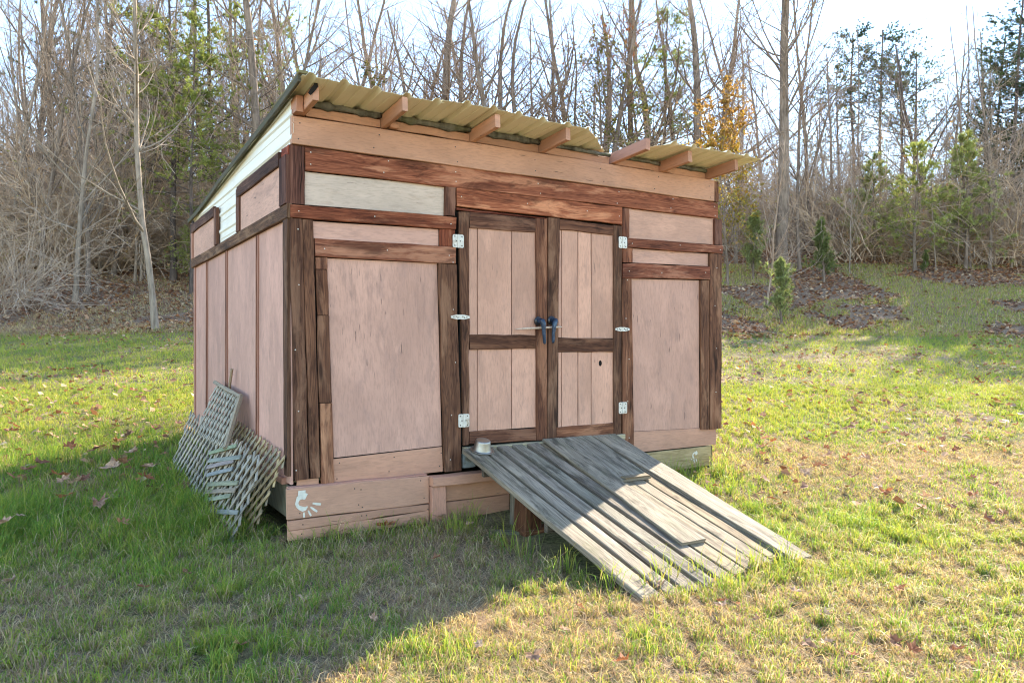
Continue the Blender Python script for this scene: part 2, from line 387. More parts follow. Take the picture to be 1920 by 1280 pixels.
# right of the doors
trim([(3.004, 2.670), (3.088, 2.672), (3.088, 2.408), (3.004, 2.404)], 'v', (1.0, .78, .75))
panel([(3.09, 2.676), (4.192, 2.678), (4.192, 2.418), (3.09, 2.404)], (1.12, 1.12, 1.08), grain='h')
trim([(4.195, 2.674), (4.300, 2.674), (4.304, 2.416), (4.199, 2.416)], 'v', (.75, .65, .72))
trim([(3.060, 2.398), (4.305, 2.412), (4.305, 2.328), (3.060, 2.313)], 'h', (.95, .85, .82), -.030, .004, 'redwood', n=6)
trim([(3.004, 2.310), (3.133, 2.311), (3.133, 2.180), (3.012, 2.172)], 'v', (1.25, .95, .85), -.02, .004)
panel([(3.13, 2.310), (4.122, 2.322), (4.122, 2.198), (3.13, 2.178)], (1.03, 1.02, 1), grain='h')
trim([(3.006, 2.166), (4.124, 2.192), (4.124, 2.064), (3.006, 2.030)], 'h', (.95, .82, .8), -.027, .004, 'redwood', n=6)
trim([(3.004, 2.024), (3.114, 2.028), (3.145, .466), (3.004, .540)], 'v', (1.15, 1.0, .92), -.026, n=8)
panel([(3.112, 2.030), (4.002, 2.052), (4.004, .598), (3.142, .618)])
trim([(4.003, 2.053), (4.122, 2.058), (4.118, .577), (4.008, .584)], 'v', (.95, .9, .85), -.02, n=8)
trim([(4.128, 2.322), (4.298, 2.323), (4.292, .580), (4.128, .577)], 'v', (1.05, .98, .92), -.024, n=8)
panel([(3.146, .615), (4.233, .590), (4.233, .420), (3.150, .418)], (.95, .95, .97), -.004, .018, 'paint2', 'h', 'trim_board')

# doors: each a slab with its stiles, rails and planks
def door(u0, u1, stl, str_, tops, mids, bots, seams, tones):
    D = board('door', rect(u0+.02, u1-.02, .635, 2.47), -.004, .02, M['dark'], SH)
    P = M['stain']
    board('stile', stl, -.034, -.004, P, D, tones[0], 'v', n=8)
    board('stile', str_, -.034, -.004, P, D, tones[1], 'v', n=8)
    board('rail', tops, -.031, -.004, P, D, tones[2], 'h')
    board('rail', mids, -.031, -.004, P, D, tones[3], 'h')
    board('rail', bots, -.031, -.004, P, D, tones[4], 'h')
    a = stl[1][0]; b_ = str_[0][0]
    es = [a-.01]+seams+[b_+.01]
    for lo, hi in ((max(bots[0][1], bots[1][1])-.004, min(mids[2][1], mids[3][1])+.004), (max(mids[0][1], mids[1][1])-.004, min(tops[2][1], tops[3][1])+.012)):
        for s0, s1 in zip(es[:-1], es[1:]):
            board('plank', rect(s0+.0035, s1-.0035, lo, hi), -.018, -.004, M['paint'], D, (1.06, 1.03, .97), 'v', jit=.0005, bev=.003)
    return D
DL = door(1.316, 2.170, [(1.318, 2.480), (1.416, 2.486), (1.413, .625), (1.362, .622)], [(2.053, 2.49), (2.165, 2.494), (2.165, .614), (2.058, .612)],
     [(1.419, 2.486), (2.050, 2.489), (2.050, 2.372), (1.419, 2.362)], [(1.419, 1.506), (2.051, 1.502), (2.051, 1.391), (1.419, 1.385)],
     [(1.416, .730), (2.055, .714), (2.055, .613), (1.414, .626)], [1.495, 1.820], [(.8, .76, .74), (1.0, .85, .78), (.8, .72, .72), (.78, .7, .66), (.8, .7, .68)])
DR = door(2.174, 3.0, [(2.180, 2.508), (2.300, 2.510), (2.264, .612), (2.172, .611)], [(2.897, 2.502), (2.992, 2.500), (2.984, .608), (2.897, .607)],
     [(2.302, 2.504), (2.894, 2.498), (2.894, 2.412), (2.302, 2.418)], [(2.284, 1.484), (2.894, 1.476), (2.894, 1.353), (2.280, 1.362)],
     [(2.267, .710), (2.894, .712), (2.894, .608), (2.266, .612)], [2.327, 2.505, 2.652], [(.82, .8, .78), (.72, .7, .68), (.85, .75, .72), (.8, .72, .68), (1.35, 1.15, 1.02)])
board('trim_board', rect(2.168, 2.178, .62, 2.50), -.02, .0, M['redwood'], SH, (.9, .7, .6), 'v')
board('door_sill', rect(1.37, 2.996, .562, .604), -.075, .01, M['treated'], SH, (1.05, 1.05, 1.1), n=6)
# knot hole in the right door
bm = bmesh.new(); bmesh.ops.create_cone(bm, cap_ends=True, segments=14, radius1=.02, radius2=.018, depth=.004, matrix=Matrix.Translation((2.752, -.0195, 1.255)) @ Matrix.Rotation(math.pi/2, 4, 'X') @ Matrix.Diagonal((.85, 1.35, 1, 1)))
bm_obj('knot_hole', bm, M['dark'], DR)

# hinges
def plate(bm, c, w, h, d, r=.012, taper=None):
    """rounded plate in the u-z plane, front face at v=c[1]-d"""
    pts = []
    if taper is None:
        for sx, sz, a0 in ((1, 1, 0), (-1, 1, 90), (-1, -1, 180), (1, -1, 270)):
            for k in range(4):
                a = math.radians(a0+k*30); pts.append((c[0]+sx*(w/2-r)+r*math.cos(a), c[2]+sz*(h/2-r)+r*math.sin(a)))
    else:
        for a, b_ in ((-1, -.45), (-.35, -1), (.35, -1), (1, -.45), (1, .45), (.35, 1), (-.35, 1), (-1, .45)): pts.append((c[0]+a*w/2, c[2]+b_*h/2))
    f = [bm.verts.new((x, c[1]-d, z)) for x, z in pts]; g = [bm.verts.new((x, c[1]+.004, z)) for x, z in pts]
    bm.faces.new(f if taper is None and False else f); n = len(f)
    for i in range(n): bm.faces.new((f[i], g[i], g[(i+1) % n], f[(i+1) % n]))
def hinge(u, z, parent, strap=False, tilt=0):
    bm = bmesh.new(); v = -.034
    if not strap:
        plate(bm, (u-.026, v, z), .046, .104, .003); plate(bm, (u+.026, v, z), .046, .104, .003)
        bmesh.ops.create_cone(bm, cap_ends=True, segments=10, radius1=.0075, radius2=.0075, depth=.106, matrix=Matrix.Translation((u, v-.004, z)))
    else:
        plate(bm, (u, v, z), .165, .038, .003, taper=1)
        bmesh.ops.create_cone(bm, cap_ends=True, segments=8, radius1=.006, radius2=.006, depth=.036, matrix=Matrix.Translation((u, v-.003, z)))
    bmesh.ops.recalc_face_normals(bm, faces=bm.faces)
    h = bm_obj('strap_hinge' if strap else 'hinge', bm, M['hinge'], parent)
    pts = [(-.058, 0), (-.038, .004), (-.022, -.004), (.022, .004), (.038, -.004), (.058, 0)] if strap else [(s*.032, q*.036) for s in (-1, 1) for q in (-1, 1)]+[(-.018, 0), (.018, 0)]
    for a, b_ in pts:
        s_ = bmesh.new(); bmesh.ops.create_cone(s_, cap_ends=True, segments=8, radius1=.0055, radius2=.004, depth=.003, matrix=Matrix.Translation((u+a, v-.0042, z+b_)) @ Matrix.Rotation(math.pi/2, 4, 'X'))
        bm_obj('screw', s_, M['screw'], h)
hinge(1.312, 2.246, SH); hinge(1.330, 1.644, SH, True); hinge(1.362, .82, SH)
hinge(3.000, 2.352, SH); hinge(2.995, 1.561, SH, True); hinge(3.000, .845, SH)

# lever handles: black rose with a blue plastic lever hanging down
def tube_bm(pts, rads, seg=10, squash=None):
    bm = bmesh.new(); rings = []
    pts = [Vector(p) for p in pts]
    for i, p in enumerate(pts):
        t = (pts[min(i+1, len(pts)-1)]-pts[max(i-1, 0)]).normalized()
        a = t.cross(Vector((0, 1, .013))); a = a.normalized() if a.length > .1 else t.cross(Vector((1, 0, 0))).normalized()
        b_ = t.cross(a).normalized()
        rings.append([bm.verts.new(p+(a*math.cos(k*2*math.pi/seg)+b_*math.sin(k*2*math.pi/seg)*(squash or 1))*rads[i]) for k in range(seg)])
    for r0, r1 in zip(rings[:-1], rings[1:]):
        for k in range(seg): bm.faces.new((r0[k], r0[(k+1) % seg], r1[(k+1) % seg], r1[k]))
    bm.faces.new(rings[0][::-1]); bm.faces.new(rings[-1])
    bmesh.ops.recalc_face_normals(bm, faces=bm.faces)
    return bm
def handle(u, z, parent, lean):
    bm = bmesh.new(); bmesh.ops.create_cone(bm, cap_ends=True, segments=24, radius1=.040, radius2=.036, depth=.014, matrix=Matrix.Translation((u, -.041, z)) @ Matrix.Rotation(math.pi/2, 4, 'X'))
    bmesh.ops.bevel(bm, geom=[e for e in bm.edges if len(e.link_faces) == 2 and any(len(f.verts) > 4 for f in e.link_faces)], offset=.003, segments=2, affect='EDGES')
    r = bm_obj('handle_rose', bm, M['blackplastic'], parent, True)
    bm_obj('handle_lever', tube_bm([(u, -.045, z), (u, -.078, z), (u+lean*.004, -.098, z-.004), (u+lean*.010, -.105, z-.024), (u+lean*.016, -.104, z-.06), (u+lean*.022, -.102, z-.11), (u+lean*.026+.004, -.098, z-.165), (u+lean*.026+.006, -.096, z-.186), (u+lean*.026+.006, -.095, z-.194)],
           [.021, .023, .026, .023, .0165, .0145, .0135, .0115, .006]), M['blueplastic'], parent, True)
handle(2.070, 1.622, DL, .8); handle(2.206, 1.630, DR, -1.0)

# side wall
SP = dict(plane='s')
for v0, v1, c in ((-.002, .955, (1.0, .98, 1.0)), (.995, 2.215, (.98, .97, 1.0)), (2.265, 3.28, (.97, .96, 1)), (3.33, 4.18, (.96, .95, 1))):
    board('wall_panel', rect(v0, v1, .44, 2.33), .0, .018, M['paint'], SH, c, 'v', jit=.0006, bev=.002, **SP)
for v in (.975, 2.24, 3.305):
    board('batten', rect(v-.030, v+.030, .46, 2.318), -.012, .004, M['paint2'], SH, (.62, .55, .56), 'v', n=6, **SP)
    board('batten', rect(v-.010, v+.022, .47, 2.316), -.018, -.010, M['stain'], SH, (1.5, 1.25, 1.25), 'v', n=6, **SP)
board('batten', rect(4.08, 4.18, .46, 2.318), -.014, .004, M['paint2'], SH, (.66, .58, .6), 'v', n=6, **SP)
board('trim_board', rect(-.024, 4.20, 2.320, 2.418), -.034, .004, M['stain'], SH, (.95, 1.0, .92), 'h', n=8, **SP)
board('trim_board', [(-.002, 2.318), (.125, 2.318), (.085, .50), (-.006, .50)], -.026, .002, M['stain'], SH, (.75, .76, .75), 'v', n=8, **SP)
board('trim_board', rect(.13, 4.15, .425, .472), -.03, .03, M['paint2'], SH, (.8, .75, .78), 'h', **SP)
for v0, v1 in ((.17, 1.52), (2.73, 4.08)):
    board('wall_panel', rect(v0, v1, 2.420, 2.73), -.026, -.012, M['paint'], SH, (1.0, 1.0, .98), 'h', jit=.0006, bev=.002, **SP)
    board('trim_board', rect(v0-.0, v1+.07, 2.718, 2.818), -.046, -.014, M['stain'], SH, (.62, .60, .66), 'h', n=6, **SP)
board('trim_board', rect(1.525, 1.655, 2.420, 2.80), -.042, -.008, M['stain'], SH, (.9, .82, .86), 'v', **SP)
board('trim_board', rect(2.60, 2.725, 2.420, 2.79), -.042, -.008, M['stain'], SH, (.8, .74, .78), 'v', **SP)
board('trim_board', rect(-.022, .165, 2.420, 2.760), -.042, -.008, M['stain'], SH, (.7, .62, .72), 'v', **SP)
board('trim_board', rect(-.02, .15, 2.764, 2.832), -.026, .010, M['redwood'], SH, (.9, .5, .42), 'h', **SP)
board('trim_board', rect(4.085, 4.19, 2.420, 2.716), -.042, -.008, M['paint2'], SH, (.7, .62, .62), 'v', **SP)

# roof geometry: falls gently to the back
def zr(v): return 3.152-.064*v
# white ribbed sheet closing the gable
def gable_sheet():
    zs = []; us = []
    z = 2.40
    while z < 3.30:
        for dz, du in ((0, 0), (.062, 0), (.070, .008), (.078, 0), (.122, 0), (.134, .020), (.158, .020), (.170, 0)): zs.append(z+dz); us.append(.004-du*.6)
        z += .1705
    vs = np.linspace(-.05, 4.20, 16); V = []; nz = len(zs)
    for v in vs:
        top = zr(v)-.010
        for a, b_ in zip(zs, us): V.append((b_+.002*math.sin(v*3+a*9), (.03 if a < 2.84 else v+.006*math.sin(a*40)) if v < 0 else v, min(a, top)))
    i = np.arange(len(vs)*nz).reshape(len(vs), nz)
    F = np.stack([i[:-1, :-1], i[1:, :-1], i[1:, 1:], i[:-1, 1:]], -1).reshape(-1, 4)
    o = mobj('gable_sheet', np_mesh('gable_sheet', V, [F], M['gable']), SH)
    s_ = o.modifiers.new('thickness', 'SOLIDIFY'); s_.thickness = .0012; s_.offset = -1
gable_sheet()
# rafters, blocking boards and the bark-covered pole above them
RAF = [(.010, -.345, .0), (.666, -.425, .0), (1.422, -.425, 0), (2.088, -.416, 0), (2.855, -.478, .012), (3.453, -.405, 0), (4.064, -.396, 0)]
RC = [(1.0, .95, .92), (1.0, .96, .92), (1.05, 1.0, .95), (.98, .93, .9), (.95, .85, .85), (.95, .9, .88), (.85, .78, .74)]
for (u, ve, tw), rc in zip(RAF, RC):
    if u < .1: u += .042
    a = (u+.022+(.03 if tw else 0), ve, zr(ve)-.056+tw); b_ = (u+.022, 4.12, zr(4.12)-.056)
    beam('rafter', a, b_, .021, .050, M['paint2'], SH, rc, n=4, up=(.12 if tw else 0, 0, 1))
board('rafter_tail_block', rect(.0, .05, 3.04, 3.15), -.14, .0, M['paint2'], SH, (.95, .85, .8), 'v')
for i, ((u0, _, _), (u1, _, _)) in enumerate(zip(RAF[:-1], RAF[1:])):
    a = u0+(.048 if i else .095); b_ = u1-.003
    board('blocking_board', rect(a, b_, 3.054, 3.118), -.018, .018, M['paint2'], SH, (1.06, 1.0, .93), 'h')
    if i in (3, 5): pass
    n = 12; rr = random.Random(40+i)
    pts = [(a+(b_-a)*k/(n-1), -.030+rr.uniform(-.004, .004), 3.140+rr.uniform(-.006, .005)-(.010 if i > 2 else 0)) for k in range(n)]
    rad = [.021+rr.uniform(-.004, .006)+(.012 if k in (3, 8) and i < 3 else 0)-(.006 if i > 2 else 0) for k in range(n)]
    bm_obj('pole', tube_bm(pts, rad, 9), M['logbark'], SH, True)
for u in (.74, 3.50):
    board('blocking_board', rect(u-.02, u+.05, 3.052, 3.085), -.075, -.018, M['paint2'], SH, (.95, .88, .8))
# roof sheets with ribs running up the slope
def roof_sheet(u0, u1, front, zoff, seed):
    rr = np.random.default_rng(seed)
    us = []; hs = []
    k = math.floor(u0/.229)*.229
    while k < u1+.25:
        for du, h in ((0, .026), (.030, .026), (.052, 0), (.118, 0), (.124, .004), (.136, .004), (.142, 0), (.207, 0)):
            us.append(k+du); hs.append(h)
        k += .229
    us = np.array(us); hs = np.array(hs); m = (us > u0+1e-4) & (us < u1-1e-4); h0 = np.interp(u0, us, hs); h1 = np.interp(u1, us, hs)
    us = np.concatenate([[u0], us[m], [u1]]); hs = np.concatenate([[h0], hs[m], [h1]])
    ts = np.array([0, .02, .05, .1, .2, .4, .7, 1.0]); V = []
    for t in ts:
        for u, h in zip(us, hs):
            vf = front(u); v = vf+(4.32-vf)*t
            wav = .006*math.sin(u*4.1+seed)*math.exp(-t*14)
            V.append((u+.004*math.sin(v*2+seed), v, zr(v)+h+zoff+wav))
    i = np.arange(len(ts)*len(us)).reshape(len(ts), len(us))
    F = np.stack([i[:-1, :-1], i[:-1, 1:], i[1:, 1:], i[1:, :-1]], -1).reshape(-1, 4)
    o = mobj('roof_sheet', np_mesh('roof_sheet', V, [F], M['sheet']), SH)
    s_ = o.modifiers.new('thickness', 'SOLIDIFY'); s_.thickness = .0014; s_.offset = 1
roof_sheet(-.045, .99, lambda u: -.445+.012*math.sin(u*3), .002, 1)
roof_sheet(.96, 1.93, lambda u: -.455+.015*math.sin(u*4), .006, 2)
roof_sheet(1.90, 2.80, lambda u: -.46 if u < 2.22 else -.46+min(1, (u-2.22)/.55)**1.3*.44, .002, 3)
roof_sheet(2.92, 3.70, lambda u: -.48+max(0, (3.20-u)/.28)*.38, .004, 4)
roof_sheet(3.67, 4.335, lambda u: -.46-.05*(u-3.7), .007, 5)
# dark mossy edge along the roof's side, loose bark strip at the front
beam('rake_board', (-.046, -.40, zr(-.40)+.006), (-.046, 4.30, zr(4.30)+.006), .010, .026, M['rake'], SH, (1, 1, .95), n=10, jit=.004)
beam('rake_board', (-.032, -.43, zr(-.43)+.032), (-.032, .3, zr(.3)+.032), .026, .009, M['rake'], SH, (1.9, 1.75, 1.2), n=6, jit=.003)
bm_obj('rafter_end_bark', tube_bm([(.03, -.352, 3.10), (.05, -.353, 3.13), (.075, -.352, 3.165), (.07, -.352, 3.20)], [.012, .017, .017, .010], 7, .3), M['dark'], SH)

# skirting below the front wall, box step and base timbers
S1 = board('skirt_board', [(-.048, .424), (1.030, .420), (1.030, .208), (-.044, .212)], -.085, -.05, M['paint2'], SH, (1.0, 1, .98), n=6)
board('skirt_board', [(-.040, .206), (1.030, .202), (1.030, .155), (-.040, .138)], -.085, -.052, M['paint2'], SH, (1, .98, .95), n=6)
board('skirt_board', [(-.040, .134), (.72, .150), (1.030, .152), (1.030, .062), (-.040, .064)][:1]+[(1.030, .152), (1.030, .062), (-.040, .064)], -.084, -.052, M['paint2'], SH, (1, .97, .93), n=6)
board('skirt_cap', rect(-.03, 1.03, .418, .428), -.06, .0, M['paint2'], SH, (.9, .85, .9))
board('step_post', [(1.036, .338), (1.158, .336), (1.168, .02), (1.046, .03)], -.125, -.045, M['paint2'], SH, (.95, .9, .92), 'v')
board('step_tread', rect(1.036, 1.62, .342, .412), -.15, -.03, M['paint2'], SH, (1, .97, .95))
board('skirt_board', rect(1.168, 1.76, .205, .340), -.085, -.05, M['paint2'], SH, (1.04, 1, .92))
board('skirt_board', rect(1.168, 1.755, .062, .200), -.085, -.05, M['paint2'], SH, (.95, .92, .88))
board('base_beam', [(1.78, .40), (4.150, .408), (4.150, .215), (1.78, .20)], -.012, .03, M['treated'], SH, (1.08, .95, .80), n=8)
board('base_beam', rect(4.16, 4.215, .21, .405), .03, 4.1, M['treated'], SH, (.35, .35, .3), n=2)
board('base_beam', rect(.0, .06, .19, .42), .03, 4.1, M['treated'], SH, (.42, .45, .5), n=2)
for u, v in ((.02, -.06), (.35, -.055), (.92, -.05), (1.4, -.05), (1.85, .03), (3.0, .05), (4.05, .06), (.1, 2.0), (.1, 4.0), (4.1, 2.0), (4.1, 4.0)):
    p = s2w(u, v); g = float(gz(p.x, p.y))
    board('foundation_block', rect(u-.09, u+.09, g-.06, max(.20, g+.02) if v > .02 else .07), v, v+.16, M['treated'], SH, (.55, .42, .32), 'v')
board('flashing', rect(1.36, 1.47, .44, .555), -.028, .0, M['hinge'], SH, (.42, .5, .56))

def poly_flat(bm, pts, v):
    bm.faces.new([bm.verts.new((a, v, b_)) for a, b_ in pts])
def handprint(cu, cz, v, s, rot, name, parent):
    """flat white paint print of an open hand"""
    bm = bmesh.new(); c, sn = math.cos(rot), math.sin(rot)
    def tr(pts): return [(cu+s*(a*c-b_*sn), cz+s*(a*sn+b_*c)) for a, b_ in pts]
    arc = []
    for k in range(11):
        t = math.radians(62+k*25); arc.append((math.cos(t), math.sin(t)))
    ins = [.22, .20, .26, .30, .36, .38, .36, .30, .30, .36, .38]; outs = [.66, .70, .60, .66, .58, .62, .60, .60, .66, .60, .46]
    for k in range(10):
        a, b_ = arc[k], arc[k+1]
        poly_flat(bm, tr([(a[0]*ins[k], a[1]*ins[k]), (a[0]*outs[k], a[1]*outs[k]), (b_[0]*outs[k+1], b_[1]*outs[k+1]), (b_[0]*ins[k+1], b_[1]*ins[k+1])]), v)
    poly_flat(bm, tr([(-.42, .45), (-.38, .85), (.14, .86), (.12, .50), (-.1, .42)]), v-.0004)
    for ang, r0, r1, w in ((-12, .66, 1.28, .11), (-38, .62, 1.25, .10), (-62, .70, 1.16, .085), (-88, .72, 1.08, .085)):
        t = math.radians(ang); d = (math.cos(t), math.sin(t)); q = (-d[1], d[0]); rm = (r0+r1)/2
        poly_flat(bm, tr([(d[0]*r0-q[0]*w*.6, d[1]*r0-q[1]*w*.6), (d[0]*rm-q[0]*w, d[1]*rm-q[1]*w), (d[0]*r1-q[0]*w*.8, d[1]*r1-q[1]*w*.8), (d[0]*r1+q[0]*w*.6, d[1]*r1+q[1]*w*.6), (d[0]*rm+q[0]*w*.7, d[1]*rm+q[1]*w*.7), (d[0]*r0+q[0]*w*.5, d[1]*r0+q[1]*w*.5)]), v)
    bmesh.ops.recalc_face_normals(bm, faces=bm.faces)
    return bm_obj(name, bm, M['whitepaint'], parent)
handprint(.066, .325, -.0895, .098, 0, 'handprint', S1)
for o in list(SH.children):
    if o.name.startswith('base_beam'): handprint(3.925, .335, -.0165, .055, -.9, 'handprint', o); break

# nail heads
nb = bmesh.new(); bmesh.ops.create_cone(nb, cap_ends=True, segments=8, radius1=.0052, radius2=.004, depth=.003, matrix=Matrix.Rotation(math.pi/2, 4, 'X'))
NM = bpy.data.meshes.new('nail'); nb.to_mesh(NM); nb.free(); NM.materials.append(M['screw'])
NM2 = NM.copy(); NM2.materials.clear(); NM2.materials.append(M['hinge'])
def nail(u, v, z, bright=False):
    o = mobj('nail', NM2 if bright else NM, SH); o.location = (u+rnd.uniform(-.025, .025), v, z+rnd.uniform(-.012, .012))
for u in (.06, .62, 1.3, 2.05, 2.75, 3.4, 4.1):
    for z in (2.88, 2.99): nail(u, -.0465, z)
for u in (.12, .70, 1.28, 2.1, 2.95, 3.6, 4.2):
    for z in (2.71, 2.80): nail(u, -.0295, z, True)
for u in (1.36, 1.95, 2.6, 2.95): nail(u, -.0275, 2.60, True)
for u, z in ((.04, 2.36), (.6, 2.375), (1.25, 2.385)): nail(u, -.0315, z, True)
for u, z in ((.22, 2.12), (.7, 2.125), (1.24, 2.13), (3.06, 2.09), (3.5, 2.11), (4.08, 2.12)): nail(u, -.0285, z, True)
for u, z in ((3.1, 2.36), (3.7, 2.365), (4.26, 2.37)): nail(u, -.0315, z, True)
for z in (.55, .95, 1.4, 1.85, 2.25):
    nail(.03, -.0255, z, True); nail(1.27, -.0285, z*.92, True); nail(4.22, -.0255, z*.95+.05, True); nail(3.06, -.0275, z*.85+.1, True)
for u in (.32, .75, 1.15): nail(u, -.0045, .46); nail(u+.03, -.0045, .57)
for u in (.04, .45, .5, .98):
    for z in (.25, .38): nail(u, -.0865, z)
    nail(u+.02, -.0865, .17); nail(u-.01, -.0855, .10)
# things on the shed
ST = bm_obj('latch_stick', tube_bm([tuple(s2w(1.83, -.062, 1.553)), tuple(s2w(1.92, -.074, 1.557)), tuple(s2w(2.10, -.074, 1.566)), tuple(s2w(2.25, -.070, 1.573)), tuple(s2w(2.295, -.062, 1.575))], [.003, .009, .010, .009, .006], 7), M['stick'], None, True)
tag(ST, 'thin peeled stick pushed through both blue door handles to bar the doors', 'stick')

# ================================================================== RAMP
RP = empty('ramp', s2w(2.1, -2.15, 0), SHED_ANG); tag(RP, 'weathered grey plank ramp leading from the grass up to the shed doors', 'ramp')
def rz_(v): return .603-(-.08-v)*.2805
def ramp_plank(u0, u1, v0, v1, u2=None, u3=None, lift=0.0, th=.036, mat='grey', col=T, name='plank', n=8, jit=.002):
    """from the top end (v0) to the foot (v1); u2,u3 = edges at the foot"""
    u2 = u0 if u2 is None else u2; u3 = u1 if u3 is None else u3
    _bs[0] += 1
    off = np.array((-2.1, 2.15, 0))
    nrm = np.array((0, -.27, .963))
    c0 = np.array(((u0+u1)/2, v0, rz_(v0)+lift))-nrm*th/2+off; c1 = np.array(((u2+u3)/2, v1, rz_(v1)+lift))-nrm*th/2+off
    me = board_mesh(c0, c1, ((u0-u1)/2, 0, 0), ((u2-u3)/2, 0, 0), -nrm*th/2, -nrm*th/2, M[mat], n, jit, .005, _bs[0])
    g = 1+rnd.uniform(-.08, .08)
    return mobj(name, me, RP, [c*g for c in col])
ramp_plank(1.325, 1.468, -.075, -2.20, 1.372, 1.505, 0, .04, col=(1.08, 1.05, .98))
ramp_plank(1.495, 1.605, -.080, -2.185, 1.545, 1.645, 0, .038, col=(1.05, 1.02, .98))
ramp_plank(1.640, 1.748, -.085, -2.18, 1.682, 1.795, .0, .038, col=(.95, .92, .9))
ramp_plank(1.785, 1.890, -.080, -2.185, 1.838, 1.950, 0, .038, col=(.98, 1.0, .97))
ramp_plank(1.928, 2.040, -.082, -2.16, 1.992, 2.100, 0, .038, col=(.92, .88, .86))
ramp_plank(2.060, 2.190, -.09, -2.12, 2.125, 2.25, -.006, .034, col=(1.0, .9, .74))
ramp_plank(2.205, 2.345, -.09, -2.10, 2.262, 2.395, -.006, .034, col=(.98, .9, .78))
ramp_plank(2.355, 2.475, -.09, -2.08, 2.402, 2.525, -.006, .034, col=(1.05, .98, .88))
ramp_plank(2.485, 2.610, -.09, -2.05, 2.535, 2.62, -.006, .034, col=(1.0, .86, .66))
ramp_plank(2.625, 2.760, -.08, -2.12, 2.645, 2.775, -.004, .036, col=(1.02, 1.0, .95))
ramp_plank(2.625, 2.880, -.076, -2.15, 2.660, 2.835, .018, .020, col=(1.16, 1.13, 1.07), name='top_board')
ramp_plank(2.262, 2.615, -.078, -.90, 2.262, 2.560, .022, .018, col=(.98, .98, .95), name='top_board')
ramp_plank(2.085, 2.258, -.078, -1.775, 2.030, 2.250, .024, .020, col=(1.03, 1.0, .94), name='top_board')
ramp_plank(2.285, 2.545, -.862, -.905, 2.30, 2.55, .036, .014, col=(.8, .72, .6), name='cleat', n=2)
for v in (-.35, -1.2, -1.85):
    p = np.array((0, v+2.15, rz_(v)-.075))
    beam('joist', (-.74, p[1], p[2]), (.70, p[1], p[2]), .02, .034, M['grey'], RP, (.5, .48, .45))
for u, v, h in ((1.84, -.10, .56), (1.62, -.42, .44), (2.75, -.3, .48)):
    q = s2w(u, v); g = float(gz(q.x, q.y))
    beam('support_post', (u-2.1, v+2.15, g-.04), (u-2.1+.02, v+2.15, rz_(v)-.06), .045, .045, M['grey'], RP, (.62, .62, .58), up=(0, 1, 0))

wbk = bmesh.new()
q = s2w(1.60, -.62); g = float(gz(q.x, q.y))
WB = empty('timber_block', (q.x, q.y, g), SHED_ANG+.15); tag(WB, 'orange-brown rotting timber block standing under the plank ramp', 'timber block')
beam('block', (-.02, 0, -.05), (0, 0, .27), .085, .07, M['stain'], WB, (.6, .52, .42), up=(0, 1, 0), bev=.008)
beam('block', (-.10, -.03, .012), (.16, -.05, .018), .05, .018, M['stain'], WB, (1.3, 1.1, .9))
PB = beam('loose_board', tuple(s2w(1.33, -.50, .035)), tuple(s2w(1.52, -.62, .03)), .035, .014, M['grey'], None, (.7, .75, .62))
tag(PB, 'short mossy scrap board lying in the grass beside the ramp foot', 'scrap board')

# upturned steel bowl
def bowl(r, h):
    prof = [(.0, h), (r*.62, h), (r*.70, h-.004), (r*.74, h-.014), (r*.86, .012), (r*.90, .006), (r*1.10, .003), (r*1.14, .006), (r*1.15, .001), (r*1.08, -.002), (r*.88, .001), (r*.70, h-.02), (r*.6, h-.008), (0, h-.006)]
    bm = bmesh.new(); seg = 32; rings = []
    for a, z in prof: rings.append([bm.verts.new((a*math.cos(k*2*math.pi/seg), a*math.sin(k*2*math.pi/seg), z)) for k in range(seg)] if a > 0 else [bm.verts.new((0, 0, z))])
    for A, B in zip(rings[:-1], rings[1:]):
        for k in range(seg):
            l = (k+1) % seg
            if len(A) == 1: bm.faces.new((A[0], B[k], B[l]))
            elif len(B) == 1: bm.faces.new((A[k], B[0], A[l]))
            else: bm.faces.new((A[k], B[k], B[l], A[l]))
    bmesh.ops.recalc_face_normals(bm, faces=bm.faces); return bm
BO = bm_obj('metal_bowl', bowl(.082, .088), M['bowl'], None, True)
BO.location = s2w(1.462, -.150, rz_(-.150)+.006); BO.rotation_euler = (Matrix.Rotation(SHED_ANG, 3, 'Z') @ Matrix.Rotation(math.atan(.2805), 3, 'X')).to_euler()
tag(BO, 'small upturned stainless steel bowl sitting at the top corner of the ramp', 'bowl')
sp = s2w(.57, -.04); WS = bm_obj('white_stone', (lambda b: (bmesh.ops.create_icosphere(b, subdivisions=2, radius=.05), b)[1])(bmesh.new()), M['stone'], None, True)
for v in WS.data.vertices: v.co.x *= .6+.1*math.sin(v.co.z*60); v.co.z *= 1.1+.2*math.sin(v.co.y*50); v.co.y *= .8
WS.location = (sp.x, sp.y, float(gz(sp.x, sp.y))+.03); tag(WS, 'white stone lying in the gap under the shed skirting', 'stone')

